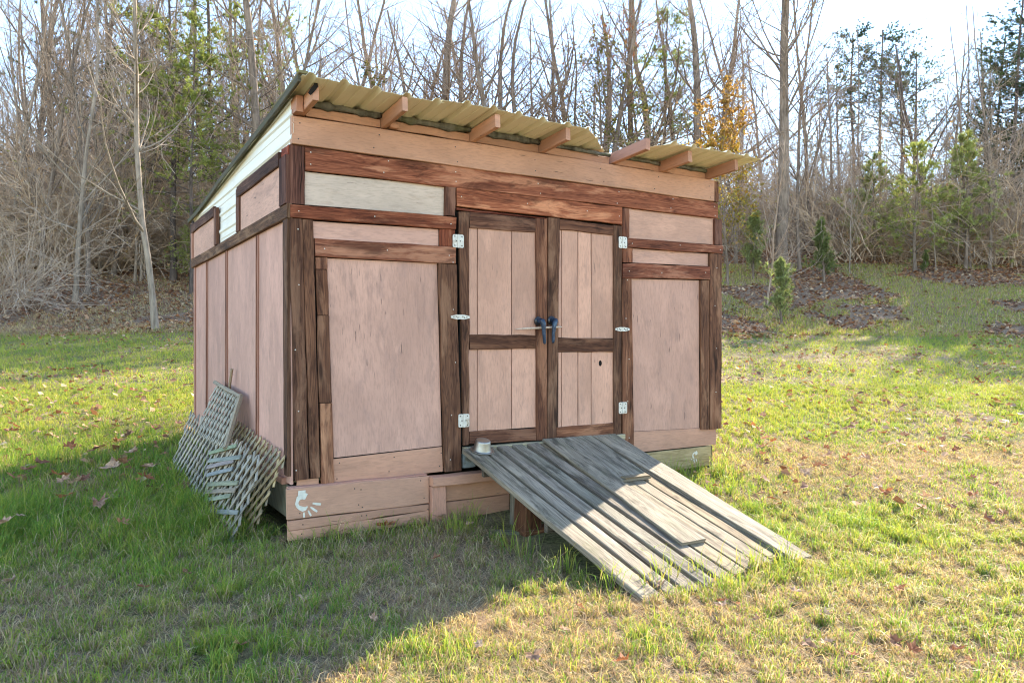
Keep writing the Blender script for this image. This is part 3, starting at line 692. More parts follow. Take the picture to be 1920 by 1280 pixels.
# ================================================================== LATTICE PANELS
def lattice(name, label, c, pitch, sw, st, cols, size, rag=.0, seed=0, frame=False, both=True):
    """c: TL, TR, BR, BL in shed space; slats cross on the diagonal, one layer on the other"""
    rr = random.Random(seed)
    P = [np.array(s2w(*p)) for p in c]; TL, TR, BR, BL = P
    base = (BL+BR)/2; W_, H_ = size
    root = empty(name, base); tag(root, label, 'lattice panel')
    nrm = np.cross(TR-TL, BL-TL); nrm /= np.linalg.norm(nrm)
    if nrm @ (-base+np.array((0, 0, 1.45))) < 0: nrm = -nrm
    def pt(a, b_): # a along 0..1, b_ down 0..1
        return TL*(1-a)*(1-b_)+TR*a*(1-b_)+BR*a*b_+BL*(1-a)*b_
    for layer, sgn in ((0, 1), (1, -1)):
        k = -H_
        while k < W_+H_:
            # line x = k + sgn*y*lean
            pts = []
            x0, x1 = (k, k+H_*.8*sgn)
            if layer: x0, x1 = k+H_*.8, k
            # clip to the panel
            ts = [t for t in np.linspace(0, 1, 41) if 0 <= x0+(x1-x0)*t <= W_]
            if len(ts) >= 6:
                t0 = ts[0]; t1 = ts[-1]
                if t0 == 0: t0 += rr.uniform(-rag, rag*.3)
                if t1 == 1: t1 += rr.uniform(-rag*.3, rag)*.5
                off = nrm*(st*(.5 if layer else -.5)*1.05)+nrm*rr.uniform(-.002, .002)
                A = pt((x0+(x1-x0)*t0)/W_, t0)+off; B = pt((x0+(x1-x0)*t1)/W_, t1)+off
                mid = pt((x0+(x1-x0)*(t0+t1)/2)/W_, (t0+t1)/2)+off
                tv = B-A; tv /= np.linalg.norm(tv); s_ = np.cross(tv, nrm); s_ /= np.linalg.norm(s_)
                _bs[0] += 1
                sg = rr.choice(cols)
                me = board_mesh(A-base, B-base, s_*sw/2, s_*sw/2*rr.uniform(.85, 1.1), -nrm*st/2, -nrm*st/2, M['slat'], 2, .001, .002, _bs[0])
                g = rr.uniform(.82, 1.18)
                mobj('slat', me, root, [q*g for q in sg])
            k += pitch
    return root, pt, nrm, base
GREY = [(1.1, 1.06, .98), (1.0, .98, .96), (1.25, 1.15, 1.0), (.85, .83, .8)]
TAN = [(1.3, 1.1, .80), (1.1, .98, .76), (1.3, 1.05, .66), (.9, .80, .62), (1.35, 1.1, .7)]
MIX = [(1.15, 1.12, 1.02), (1.0, 1.0, .94), (1.3, 1.22, 1.06)]
lattice('lattice_panel', 'tan weathered lattice panel leaning on the shed wall behind the grey lattice', [(-.030, 1.95, .745), (-.035, -.02, .635), (-.21, .30, .01), (-.30, 1.95, .10)], .124, .034, .008, TAN, (2.0, .68), .03, 3)
lA, ptA, nA, bA = lattice('lattice_panel', 'grey ragged lattice panel slumped in the grass with slats coming loose', [(-.22, 3.05, .70), (-.17, .10, .60), (-.36, .20, .0), (-.46, 2.70, .17)], .132, .034, .008, GREY, (2.8, .62), .09, 5)
# slats that have swung loose on the grey panel
rr = random.Random(9)
for k in range(8):
    a = .50+k*.022+rr.uniform(-.02, .02); b_ = .30+k*.09
    A = ptA(a, b_)+nA*.020; B = ptA(a+.28+rr.uniform(-.06, .04), b_-.30)+nA*.024
    tv = (B-A)/np.linalg.norm(B-A); s_ = np.cross(tv, nA); s_ /= np.linalg.norm(s_); _bs[0] += 1
    mobj('slat', board_mesh(A-bA, B-bA, s_*.018, s_*.018, -nA*.004, -nA*.004, M['slat'], 2, .001, .002, _bs[0]), lA, [q*rr.uniform(.7, 1.0) for q in (.95, .92, .9)])
lC, ptC, nC, bC = lattice('lattice_panel', 'small framed lattice panel propped above the others against the shed wall', [(-.075, 2.38, 1.046), (-.055, 1.33, .975), (-.23, 1.05, .58), (-.30, 2.10, .60)], .108, .032, .008, MIX, (1.05, .46), .0, 8)
for (a0, b0), (a1, b1), hw in (((-.01, .0), (1.01, .0), .016), ((1.0, -.02), (1.0, 1.0), .022)):
    A = ptC(a0, b0)+nC*.014; B = ptC(a1, b1)+nC*.014
    tv = (B-A)/np.linalg.norm(B-A); s_ = np.cross(tv, nC); s_ /= np.linalg.norm(s_); _bs[0] += 1
    mobj('frame_rail', board_mesh(A-bC, B-bC, s_*hw, s_*hw, -nC*.016, -nC*.016, M['slat'], 4, .0015, .003, _bs[0]), lC, (.95, .86, .72))
A = np.array(s2w(-.05, 1.98, .86))-bC; B = np.array(s2w(-.045, 1.80, 1.20))-bC
beam('stake', A, B, .014, .010, M['slat'], lC, (1.25, 1.0, .75), up=(1, 0, 0))

# ================================================================== TREES
def tubes(P, R, sides):
    """P (M,N,3), R (M,N) -> verts, quads"""
    Mn, N, _ = P.shape
    T_ = np.gradient(P, axis=1); T_ /= np.linalg.norm(T_, axis=2, keepdims=True)+1e-9
    ref = np.where(np.abs(T_[:, :1, 2:3]) > .9, np.array([1., 0, 0]), np.array([0, 0, 1.]))
    ref = np.broadcast_to(ref, P.shape)
    A = np.cross(T_, ref); A /= np.linalg.norm(A, axis=2, keepdims=True)+1e-9; B = np.cross(T_, A)
    an = np.arange(sides)*2*np.pi/sides
    V = P[:, :, None, :]+(A[:, :, None, :]*np.cos(an)[None, None, :, None]+B[:, :, None, :]*np.sin(an)[None, None, :, None])*R[:, :, None, None]
    i = np.arange(Mn*N*sides).reshape(Mn, N, sides); j = np.roll(i, -1, 2)
    F = np.stack([i[:, :-1], j[:, :-1], j[:, 1:], i[:, 1:]], -1).reshape(-1, 4)
    return V.reshape(-1, 3), F
def merge(parts):
    V = []; F = []; o = 0
    for v, f in parts: V.append(v); F.append(f+o); o += len(v)
    return np.concatenate(V), np.concatenate(F)
def child(g, P, R, n, t0, t1, ang, angsd, L, Lsd, N, up, wig, rf, rmin, taper=.3, tlen=.6, droop=0.0):
    Mp, Np, _ = P.shape
    idx = np.repeat(np.arange(Mp), n); m = len(idx)
    t = g.uniform(t0, t1, m); k = t*(Np-1); i0 = np.clip(k.astype(int), 0, Np-2); fr = (k-i0)[:, None]
    pos = P[idx, i0]*(1-fr)+P[idx, i0+1]*fr; tan = P[idx, i0+1]-P[idx, i0]; tan /= np.linalg.norm(tan, axis=1, keepdims=True)+1e-9
    rp = R[idx, i0]*(1-fr[:, 0])+R[idx, i0+1]*fr[:, 0]
    q = g.normal(size=(m, 3)); q -= (q*tan).sum(1, keepdims=True)*tan; q /= np.linalg.norm(q, axis=1, keepdims=True)+1e-9
    a = np.radians(g.normal(ang, angsd, m))[:, None]
    d = tan*np.cos(a)+q*np.sin(a)
    plen = np.linalg.norm(P[idx, -1]-P[idx, 0], axis=1)
    ln = (L if L > 0 else -L*plen)*(1-tlen*(t-t0)/(t1-t0+1e-6))*np.exp(g.normal(0, Lsd, m)); st = (ln/(N-1))[:, None]
    out = np.empty((m, N, 3)); out[:, 0] = pos; r = np.empty((m, N)); r0 = np.maximum(np.minimum(rp*rf, ln*.0095+.0018), rmin)
    r[:, 0] = r0
    for s_ in range(1, N):
        d = d+np.array([0, 0, up-droop*s_/N])+g.normal(0, wig, (m, 3)); d /= np.linalg.norm(d, axis=1, keepdims=True)
        out[:, s_] = out[:, s_-1]+d*st; r[:, s_] = np.maximum(r0*(1-(1-taper)*s_/(N-1)), rmin*.7)
    return out, r
def trunk(g, H, r0, N=16, wig=.03, lean=(0, 0), fork=None):
    d = np.array([lean[0], lean[1], 1.0]); p = np.zeros(3); P = [p.copy()]
    for i in range(N-1):
        d = d+g.normal(0, wig, 3)*np.array([1, 1, .2])+np.array([0, 0, .05]); d /= np.linalg.norm(d); p = p+d*H/(N-1); P.append(p.copy())
    t = np.linspace(0, 1, N); R = r0*(1-t*.74); R[0] *= 1.35
    P[0][2] -= .25
    return np.array(P)[None], R[None]
TREES = {}
BARK_G = bark_mat('grey_bark', (.115, .088, .068), (.28, .215, .165))
BARK_T = bark_mat('tan_twigs', (.22, .16, .118), (.44, .33, .245))
BARK_L = bark_mat('pale_bark', (.17, .135, .10), (.35, .28, .215))
BARK_D = bark_mat('dark_pine_bark', (.06, .048, .042), (.15, .115, .095))
def bare_tree(key, seed, H, r0, nl=34, nb=6, ntw=5, ang=48, wig=.03, mats=(None, None), lean=(0, 0), t0=.16, L=.34, up=.07, rmin=.0042):
    g = np.random.default_rng(seed)
    P, R = trunk(g, H, r0, wig=wig, lean=lean)
    lP, lR = child(g, P, R, nl, t0, .97, ang, 11, H*L, .25, 8, up, .09, .55, .011, .25, .78)
    bP, bR = child(g, lP, lR, nb, .2, .97, 38, 12, -.5, .3, 5, up*.6, .11, .6, rmin, .4, .5)
    tP, tR = child(g, bP, bR, ntw, .15, 1, 36, 14, -.55, .3, 4, .03, .13, .7, rmin*.75, .5, .4)
    a = merge([tubes(P, R, 8), tubes(lP, lR, 5)]); b_ = merge([tubes(bP, bR, 3), tubes(tP, tR, 3)])
    TREES[key] = [('trunk', np_mesh('trunk', a[0], [a[1]], mats[0] or BARK_G, smooth=True)), ('branches', np_mesh('branches', b_[0], [b_[1]], mats[1] or BARK_T))]
bare_tree('a0', 1, 19, .21, 30, 6, 4, 46)
bare_tree('a1', 2, 18, .17, 30, 6, 4, 42, .035)
bare_tree('a2', 3, 20, .24, 26, 5, 4, 52, t0=.26)
bare_tree('a5', 8, 20, .25, 44, 6, 4, 50, .022, t0=.2, L=.22)
bare_tree('a3', 4, 16, .14, 28, 6, 4, 40, .04)
bare_tree('a4', 5, 17, .15, 20, 5, 4, 36, .05, lean=(.12, 0))
bare_tree('s0', 11, 11, .065, 26, 5, 5, 42, .04, (BARK_L, BARK_T), t0=.12, L=.26)
bare_tree('s1', 12, 9, .05, 24, 5, 5, 38, .05, (BARK_L, BARK_T), t0=.1, L=.28)
bare_tree('s2', 13, 13, .075, 26, 5, 5, 40, .035, (BARK_G, BARK_T), t0=.14, L=.24)
bare_tree('s3', 14, 7, .045, 26, 5, 5, 50, .06, (BARK_T, BARK_T), t0=.08, L=.34)
bare_tree('edge', 15, 15, .088, 44, 5, 4, 55, .03, (BARK_L, BARK_L), lean=(-.06, 0), t0=.16, L=.22, up=.08)
bare_tree('wide', 16, 9, .11, 30, 7, 5, 52, .06, (BARK_D, BARK_G), t0=.18, L=.5, up=.05)
def shrub(key, seed, n, H, mat, lv=0):
    g = np.random.default_rng(seed)
    P = np.zeros((1, 2, 3)); P[0, 0, 2] = -.15; P[0, 1] = (0, 0, .05); R = np.full((1, 2), .03)
    sP, sR = child(g, P, R, n, 0, 1, 34, 17, H, .35, 9, .02, .12, .6, .009, .35, 0, .22)
    sP[:, :, :2] += g.normal(0, .5, (n, 1, 2))
    bP, bR = child(g, sP, sR, 7, .12, .98, 45, 18, -.42, .4, 5, .0, .15, .7, .0055, .5, .3, .1)
    tP, tR = child(g, bP, bR, 3, .1, 1, 42, 18, -.55, .3, 4, 0, .18, .8, .0045, .6, .3)
    v, f = merge([tubes(sP, sR, 4), tubes(bP, bR, 3), tubes(tP, tR, 3)])
    TREES[key] = [('stems', np_mesh('stems', v, [f], mat))]
    if lv:
        c = tP[:, 1:].reshape(-1, 3); c = c[g.uniform(size=len(c)) < lv]
        LV, LF = leaf_tris(g, c, g.normal(0, .6, (len(c), 3))+np.array([0, 0, -.4]), .09, .06, .5, 2)
        pal = np.array([(.42, .27, .14), (.46, .33, .17), (.36, .20, .10), (.36, .33, .12)])
        TREES[key].append(('dead_leaves', np_mesh('dead_leaves', LV, [LF], LEAFM, col=np.repeat(pal[g.integers(0, 4, len(c)*2)], 3, 0))))

def leaf_tris(g, C, D, L, Wd, spread, n):
    """n needle or leaf blades round each centre C with main direction D -> verts, tris"""
    m = len(C)*n; c = np.repeat(C, n, 0); d = np.repeat(D, n, 0)+g.normal(0, spread, (m, 3)); d /= np.linalg.norm(d, axis=1, keepdims=True)
    q = np.cross(d, g.normal(size=(m, 3))); q /= np.linalg.norm(q, axis=1, keepdims=True)+1e-9
    l = (L*g.uniform(.6, 1.25, m))[:, None]; w = (Wd*g.uniform(.7, 1.3, m))[:, None]
    V = np.stack([c-q*w*.5, c+q*w*.5, c+d*l], 1).reshape(-1, 3)
    return V, np.arange(m*3).reshape(-1, 3)
NEED = attr_mat('pine_needles', .6, .5, (1.2, 1.2, .7)); LEAFM = attr_mat('autumn_leaves', .6, .5, (1.2, 1.05, .7))
BR1 = bark_mat('brush_tan', (.32, .225, .15), (.60, .45, .315)); BR2 = bark_mat('brush_grey', (.28, .21, .155), (.53, .41, .305))
for i, (n, h, m) in enumerate(((44, 2.6, BR1), (38, 3.4, BR2), (50, 2.0, BR1), (34, 4.4, BR1), (30, 3.8, BR2))): shrub('b%d' % i, 60+i, n, h, m, (.10, 0, .22, .06, .12)[i])
def pine(key, seed, H, r0, t0, nl, L, dens, col, ang=78, nn=16, nl_len=.16, nw=.02, tl=.65, bark=None, up=.03, sub=5):
    g = np.random.default_rng(seed)
    P, R = trunk(g, H, r0, wig=.022)
    lP, lR = child(g, P, R, nl, t0, .985, ang, 10, H*L, .28, 7, up, .06, .4, .008, .3, tl)
    bP, bR = child(g, lP, lR, sub, .3, 1, 42, 14, -.42, .3, 4, .05, .1, .6, .005, .5, .5)
    tw = np.concatenate([bP.reshape(-1, 4, 3)[:, 1:].reshape(-1, 3), lP[:, 3:].reshape(-1, 3)])
    td = np.concatenate([np.repeat(bP[:, -1]-bP[:, 0], 3, 0), np.repeat(lP[:, -1]-lP[:, 3], 4, 0)]); td /= np.linalg.norm(td, axis=1, keepdims=True)+1e-9
    k = g.uniform(size=len(tw)) < dens*(.45+1.1*vnoise(tw[:, 0]*1.3+seed, tw[:, 2]*1.3))
    tw = tw[k]; td = td[k]
    V, F = leaf_tris(g, tw, td+np.array([0, 0, .3]), nl_len, nw, .75, nn)
    c = np.repeat(np.clip(g.normal(1, .22, len(tw)), .45, 1.7), nn*3)[:, None]*np.array(col)[None]
    c = c*np.repeat(g.uniform(.75, 1.25, len(tw)*nn), 3)[:, None]
    a = merge([tubes(P, R, 7), tubes(lP, lR, 4), tubes(bP, bR, 3)])
    TREES[key] = [('trunk', np_mesh('trunk', a[0], [a[1]], bark or BARK_D, smooth=True)), ('crown', np_mesh('crown', V, [F], NEED, col=c))]
pine('p0', 21, 15, .16, .42, 56, .24, .95, (.085, .105, .040), nn=44, nl_len=.19, nw=.02)         # sparse ridge pine
pine('p1', 22, 17, .18, .5, 56, .23, .95, (.055, .075, .035), nn=44, nl_len=.19, nw=.02)
pine('p2', 23, 13, .13, .25, 64, .22, .8, (.27, .30, .09), nn=34, nl_len=.18, nw=.018)            # light green pine in the wood
pine('p3', 24, 16, .17, .08, 150, .24, 1.1, (.040, .062, .030), nn=36, nl_len=.18, nw=.02)  # dense dark evergreen
pine('w0', 25, 5.2, .07, .06, 70, .30, .75, (.32, .35, .12), 66, 34, .15, .012, .8, BARK_G, .06)  # soft young pine
pine('w1', 26, 4.0, .055, .05, 60, .32, .75, (.34, .36, .14), 62, 34, .15, .012, .8, BARK_G, .07)
pine('c0', 27, 1.9, .035, .05, 80, .26, 1.0, (.19, .225, .09), 42, 16, .09, .016, .75, BARK_G, .10, 4)  # little cedar
pine('c1', 28, 1.5, .03, .04, 60, .28, .75, (.30, .33, .15), 40, 14, .09, .016, .7, BARK_G, .10, 4)
def leafy(key, seed, H, r0, cols, dens, t0=.2, L=.3, size=.10, ang=48):
    g = np.random.default_rng(seed)
    P, R = trunk(g, H, r0, wig=.03)
    lP, lR = child(g, P, R, 30, t0, .97, ang, 11, H*L, .25, 8, .06, .09, .5, .009, .25, .7)
    bP, bR = child(g, lP, lR, 6, .25, 1, 40, 12, -.5, .3, 5, .03, .12, .6, .006, .4, .5)
    tP, tR = child(g, bP, bR, 4, .15, 1, 38, 14, -.5, .3, 4, 0, .14, .7, .0045, .5, .4)
    tw = tP[:, 1:].reshape(-1, 3); k = g.uniform(size=len(tw)) < dens*(.3+1.4*vnoise(tw[:, 0]*.9+seed, tw[:, 2]*.9)); tw = tw[k]; nn = 3
    V, F = leaf_tris(g, tw, g.normal(0, .6, (len(tw), 3))+np.array([0, 0, -.5]), size, size*.75, .6, nn)
    pal = np.array(cols); ci = np.clip(((tw[:, 2]-tw[:, 2].min())/np.ptp(tw[:, 2])*len(pal)+g.normal(0, .7, len(tw))).astype(int), 0, len(pal)-1)
    c = np.repeat(pal[ci], nn*3, 0)*np.repeat(g.uniform(.7, 1.3, len(tw)*nn), 3)[:, None]
    a = merge([tubes(P, R, 7), tubes(lP, lR, 5), tubes(bP, bR, 3), tubes(tP, tR, 3)])
    TREES[key] = [('trunk', np_mesh('trunk', a[0], [a[1]], BARK_G, smooth=True)), ('crown', np_mesh('crown', V, [F], LEAFM, col=c))]
leafy('m0', 31, 8.5, .09, [(.34, .32, .07), (.42, .34, .06), (.44, .30, .06), (.44, .27, .09), (.42, .29, .10)], 1.4, size=.12)
leafy('m1', 32, 5.0, .05, [(.30, .28, .06), (.42, .33, .06), (.40, .24, .05)], .9, .12, .36, .08)
leafy('m2', 33, 10, .08, [(.22, .22, .06), (.25, .23, .08), (.32, .12, .06)], .16)
leafy('m3', 34, 6, .05, [(.18, .19, .06), (.22, .20, .07)], .35, .1, .34, .08)

HT = {'a0': 19, 'a1': 18, 'a2': 20, 'a3': 16, 'a4': 17, 'a5': 20, 's2': 13, 's0': 11}
def tall(px, d, key, over=.485, thick=1.0):
    """place and height of a tree that stands well up the slope behind the shed"""
    p = at(px, d); h = 1.45+over*d-p.z
    return p, h/HT[key], thick*d/30/(h/HT[key])
def plant(name, key, loc, scale, rz, label, cat, group=None, tilt=(0, 0), sx=1.0, tint=1.0):
    parts = TREES[key]
    if len(parts) == 1:
        o = mobj(name, parts[0][1], None, (tint, tint, tint)); o.location = loc
    else:
        o = empty(name, loc)
        for pn, me in parts: mobj(pn, me, o, (tint, tint, tint))
    o.rotation_euler = (tilt[0], tilt[1], rz); o.scale = (scale*sx, scale*sx, scale)
    return tag(o, label, cat, group)
R_ = random.Random(5)
ra = lambda: R_.uniform(0, 6.28)
# trees one can point at
plant('young_tree', 'edge', at(293, 20.6), 1.0, .3, 'slender pale bare tree standing at the edge of the mown grass below the brushy bank', 'tree')
plant('bare_tree', 'a0', at(497, 27), .95, 1.0, 'grey bare tree rising behind the low back corner of the shed roof', 'tree')
p_, s_, x_ = tall(820, 40, 'a5', .58, .95)
plant('bare_tree', 'a5', p_, s_, 2.2, 'stoutest bare trunk showing above the middle of the shed roof', 'tree', sx=s_ and x_)
p_, s_, x_ = tall(1313, 40, 'a5', .58, .9)
plant('bare_tree', 'a5', p_, s_, 4.0, 'tall grey bare tree rising beside the orange maple behind the shed', 'tree', sx=x_)
plant('bare_tree', 'a5', at(1465, 29), .95, .7, 'tall straight bare tree on the bank above the small cedars', 'tree')
p_, s_, x_ = tall(960, 40, 'a4')
plant('leaning_tree', 'a4', p_, s_, 3.3, 'slanting bare tree with dark bark behind the shed doors', 'tree', sx=x_)
plant('autumn_maple', 'm0', at(1380, 31), .84, .4, 'orange and yellow autumn maple still in leaf beyond the shed', 'tree', sx=1.05)
plant('autumn_maple', 'm1', at(1365, 27), 1.0, 2.4, 'low golden-leaved maple sapling at the foot of the orange maple', 'tree')
plant('dark_tree', 'wide', at(1745, 36), 1.15, 1.2, 'dark spreading bare tree between the two soft young pines', 'tree')
plant('cedar', 'c0', at(1545, 27.5), 1.15, 0, 'dense dark green cedar bush on top of the grassy bank', 'cedar')
plant('cedar', 'c1', at(1465, 21.5), 1.15, 1, 'small pale green cedar growing out of the leafy bank', 'cedar')
plant('cedar', 'c1', at(1412, 28), 1.5, 2, 'pale cedar half hidden behind the tall straight trunk', 'cedar')
plant('cedar', 'c0', at(1735, 29), .45, 2, 'tiny dark evergreen seedling at the foot of the young pines', 'cedar')
plant('young_pine', 'w0', at(1715, 29.5), 1.0, 0, 'soft yellow-green young pine at the wood edge with taller crown', 'pine')
plant('young_pine', 'w1', at(1810, 30), 1.3, 1.7, 'bluish light-green young pine beside the dark evergreens', 'pine')
plant('young_pine', 'w1', at(1640, 32), 1.1, 3.1, 'yellow-green young pine under the sparse ridge pines', 'pine')
for px, d, s, k, rz in ((1605, 50, .78, 'p1', 0), (1650, 53, .84, 'p1', 2), (1712, 52, .82, 'p0', 4), (1575, 56, .8, 'p0', 1), (1690, 57, .78, 'p1', 5)):
    plant('ridge_pine', k, at(px, d), s, rz, 'sparse dark pine standing tall against the sky beyond the bank', 'pine', 'sparse dark ridge pines')
for px, d, s, rz in ((1893, 37, .78, 0), (1950, 39, .82, 2), (1862, 46, .78, 1)):
    plant('dark_evergreen', 'p3', at(px, d), s, rz, 'dense dark evergreen tree in the bare wood beyond the young pines', 'pine', 'dense dark evergreens')
for px, d, s, k, rz in ((325, 27.5, .9, 'p2', 0), (405, 29, 1.0, 'p2', 2), (360, 25.5, .62, 'p2', 3), (215, 36, 1.0, 'p0', 3), (470, 40, 1.1, 'p2', 4), (365, 27, .55, 'w0', 1)):
    plant('wood_pine', k, at(px, d), s, rz, 'light green pine mixed among bare saplings of the brushy wood', 'pine', 'pines in the brushy wood')
for px, d, k, s in ((1165, 42, 'm2', 1.25), (1130, 40, 'm3', 1.75), (1205, 45, 'm2', 1.3), (700, 40, 'm3', 1.5), (1240, 42, 'p2', 1.0)):
    plant('thin_leafed_tree', k, at(px, d), s, ra(), 'slim tree with a few red and yellow-green leaves left, seen over the roof', 'tree', 'thinly leaved trees over the roof')
# trunks of the wood, as far as they can be told apart
main = [(75, 26, 's2', 1.1), (140, 24, 's0', 1.25), (165, 25, 's2', 1.1), (212, 28, 's2', 1.2), (20, 28, 's0', 1.3), (275, 30, 'a3', .9), (110, 32, 'a3', 1.0), (55, 34, 'a1', .95), (180, 35, 'a1', .9), (330, 36, 'a3', 1.0), (430, 32, 's2', 1.3), (455, 36, 'a1', .9), (385, 40, 'a0', .9), (530, 31, 's2', 1.4), (555, 35, 'a1', .95), (610, 31, 'a1', .95), (640, 36, 'a3', 1.1), (690, 33, 's2', 1.5), (735, 38, 'a1', 1.0), (770, 32, 's2', 1.5), (790, 30, 'a3', 1.0), (880, 30, 'a4', 1.0), (915, 36, 'a1', 1.0), (943, 27, 'a1', 1.0), (985, 29, 'a4', 1.05), (1030, 32, 'a3', 1.2), (1085, 31, 'a1', 1.0), (1125, 35, 'a0', .9), (1150, 30, 'a3', 1.1), (1192, 33, 'a1', 1.0), (1225, 37, 'a0', 1.0), (1262, 31, 'a3', 1.05), (1345, 35, 'a1', .9), (1405, 34, 's2', 1.4), (1500, 30, 's2', 1.0), (1520, 36, 'a3', .8), (1440, 24, 's3', .75), (1560, 42, 'a1', .62), (1620, 44, 's2', .9), (1780, 44, 'a3', .72), (1830, 42, 's2', .95), (1850, 48, 'a1', .75), (1690, 46, 's0', 1.0)]
def zone(px, sm):
    w = 'in the tan brush beyond the slender pale tree' if px < 540 else 'rising behind the shed roof' if px < 1330 else 'in the thicket beyond the bank'
    a = 'thin bare sapling ' if sm else 'tall bare grey tree '
    return a+w, 'sapling' if sm else 'tree', ('saplings ' if sm else 'bare trees ')+w
for px, d, k, s in main:
    sm = k[0] == 's'
    if 560 < px < 1430:
        p_, s_, x_ = tall(px, d*1.36, k, R_.uniform(.44, .5), .95 if not sm else 1.3)
        plant('sapling' if sm else 'bare_tree', k, p_, s_, ra(), *zone(px, sm), (R_.uniform(-.03, .03), R_.uniform(-.04, .04)), sx=x_); continue
    plant('sapling' if sm else 'bare_tree', k, at(px, d), s*R_.uniform(.95, 1.05), ra(), *zone(px, sm), (R_.uniform(-.03, .03), R_.uniform(-.04, .04)))
# deeper trees of the hillside
for i in range(105):
    px = R_.uniform(-250, 2150) if i > 50 else R_.uniform(-250, 520); d = R_.uniform(38, 85)
    if 560 < px < 1400: d = R_.uniform(55, 90)
    right = sstep(1450, 1600, px)
    k = R_.choice(['a0', 'a1', 'a3', 's2', 'a3', 's0'])
    s = R_.uniform(.75, 1.05)*(1-.35*float(right)*(1 if px < 1850 else .3))
    plant('hillside_tree', k, at(px, d), s, ra(), *(('bare tree far back on the hillside above the tan brush', 'tree', 'bare hillside trees above the brush') if px < 560 else ('distant bare tree showing between trunks over the shed roof', 'tree', 'distant bare trees over the shed roof') if px < 1400 else ('bare tree far up the hill below the ridge pines', 'tree', 'bare hill trees by the ridge pines')))
for i in range(84):
    px = R_.uniform(-150, 560) if i < 66 else R_.uniform(1500, 2050); d = R_.uniform(26.5, 42)
    k = R_.choice(['s0', 's1', 's2', 's3', 's1']); s = R_.uniform(.7, 1.25)*(1 if i < 66 else .7)
    plant('sapling', k, at(px, d), s, ra(), *zone(px, True), (R_.uniform(-.08, .08), R_.uniform(-.1, .1)))
for i in range(170):
    if i < 95: px = R_.uniform(-180, 640); d = R_.uniform(28, 46)
    elif i < 115: px = R_.uniform(640, 1360); d = R_.uniform(28, 48)
    else: px = R_.uniform(1370, 2080); d = R_.uniform(31, 48)
    k = R_.choice(['b0', 'b1', 'b2', 'b3', 'b4']); s = R_.uniform(.8, 1.3)
    lb, gr = (('tangled tan leafless shrub in the brush above the slender pale tree', 'tangled shrubs of the tan brush') if i < 95 else ('leafless shrub glimpsed under the trees just behind the shed', 'shrubs behind the shed') if i < 115 else ('leafless grey shrub in the thicket round the young pines', 'shrubs round the young pines'))
    plant('bare_shrub', k, at(px, d), s, ra(), lb, 'shrub', gr, sx=R_.uniform(.9, 1.5))
plant('fallen_shrub', 'b1', at(25, 23.2), .9, .4, 'low broken shrub sprawling on the leafy bank at the wood edge', 'shrub', tilt=(.5, .5))

# ================================================================== GRASS AND LEAVES
def sample(g, n, y0, y1, pad=.3):
    y = np.sqrt(g.uniform(y0**2, y1**2, n)); half = 960/1400*y+pad
    return g.uniform(-1, 1, n)*half, y
def free(x, y, ramp_keep, g):
    u, v = w2s(x, y)
    ins = (u > -.02) & (u < 4.28) & (v > -.07) & (v < 4.25)
    rp = (u > 1.34) & (u < 2.86) & (v > -2.12) & (v <= -.05)
    return ~ins & (~rp | (g.uniform(size=len(x)) < ramp_keep*sstep(-1.3, -2.1, v)))
def dryness(x, y):
    n = fbm(x*.75, y*.75, 71, 4); n2 = fbm(x*2.6, y*2.6, 83, 3)
    b = (.28+.14*sstep(-.5, 1.5, x))*sstep(6.3, 4.4, y)+.14*sstep(1.2, 4.0, x)*sstep(11, 6.5, y)-.28*sstep(-1.6, -2.6, x)*sstep(4.2, 5.2, y)-.13*sstep(7, 10, y)
    return np.clip((n*.62+n2*.38-.5)*2.6+.30+b, 0, 1)
def blades(name, g, x, y, h, w, lean, col, seg2, label):
    n = len(x); z = gz(x, y)-.004
    az = g.uniform(0, 2*np.pi, n); d = np.stack([np.cos(az), np.sin(az), np.zeros(n)], 1)
    fa = g.uniform(0, 2*np.pi, n); s_ = np.stack([np.cos(fa), np.sin(fa), np.zeros(n)], 1)*(w/2)[:, None]
    b_ = np.stack([x, y, z], 1); up = np.array([0, 0, 1.])
    if seg2:
        m = b_+d*(lean*h*.32)[:, None]+up*(h*.62*np.sqrt(np.clip(1-(lean*.5)**2, .05, 1)))[:, None]
        t = b_+d*(lean*h)[:, None]+up*(h*np.sqrt(np.clip(1-lean**2, .03, 1)))[:, None]
        V = np.stack([b_-s_, b_+s_, m-s_*.8, m+s_*.8, t], 1).reshape(-1, 3); i = np.arange(n)[:, None]*5
        F = [np.concatenate([i, i+1, i+3, i+2], 1), np.concatenate([i+2, i+3, i+4], 1)]
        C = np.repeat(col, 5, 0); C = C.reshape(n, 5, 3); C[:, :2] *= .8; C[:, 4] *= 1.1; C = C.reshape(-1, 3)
    else:
        t = b_+d*(lean*h)[:, None]+up*(h*np.sqrt(np.clip(1-lean**2, .03, 1)))[:, None]
        V = np.stack([b_-s_, b_+s_, t], 1).reshape(-1, 3); F = [np.arange(3*n).reshape(-1, 3)]; C = np.repeat(col, 3, 0)
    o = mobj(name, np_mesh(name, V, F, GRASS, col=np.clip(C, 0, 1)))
    return tag(o, label, 'grass', kind='stuff')
GRASS = attr_mat('grass_blades', .55, .45, (1.15, 1.1, .55), .25)
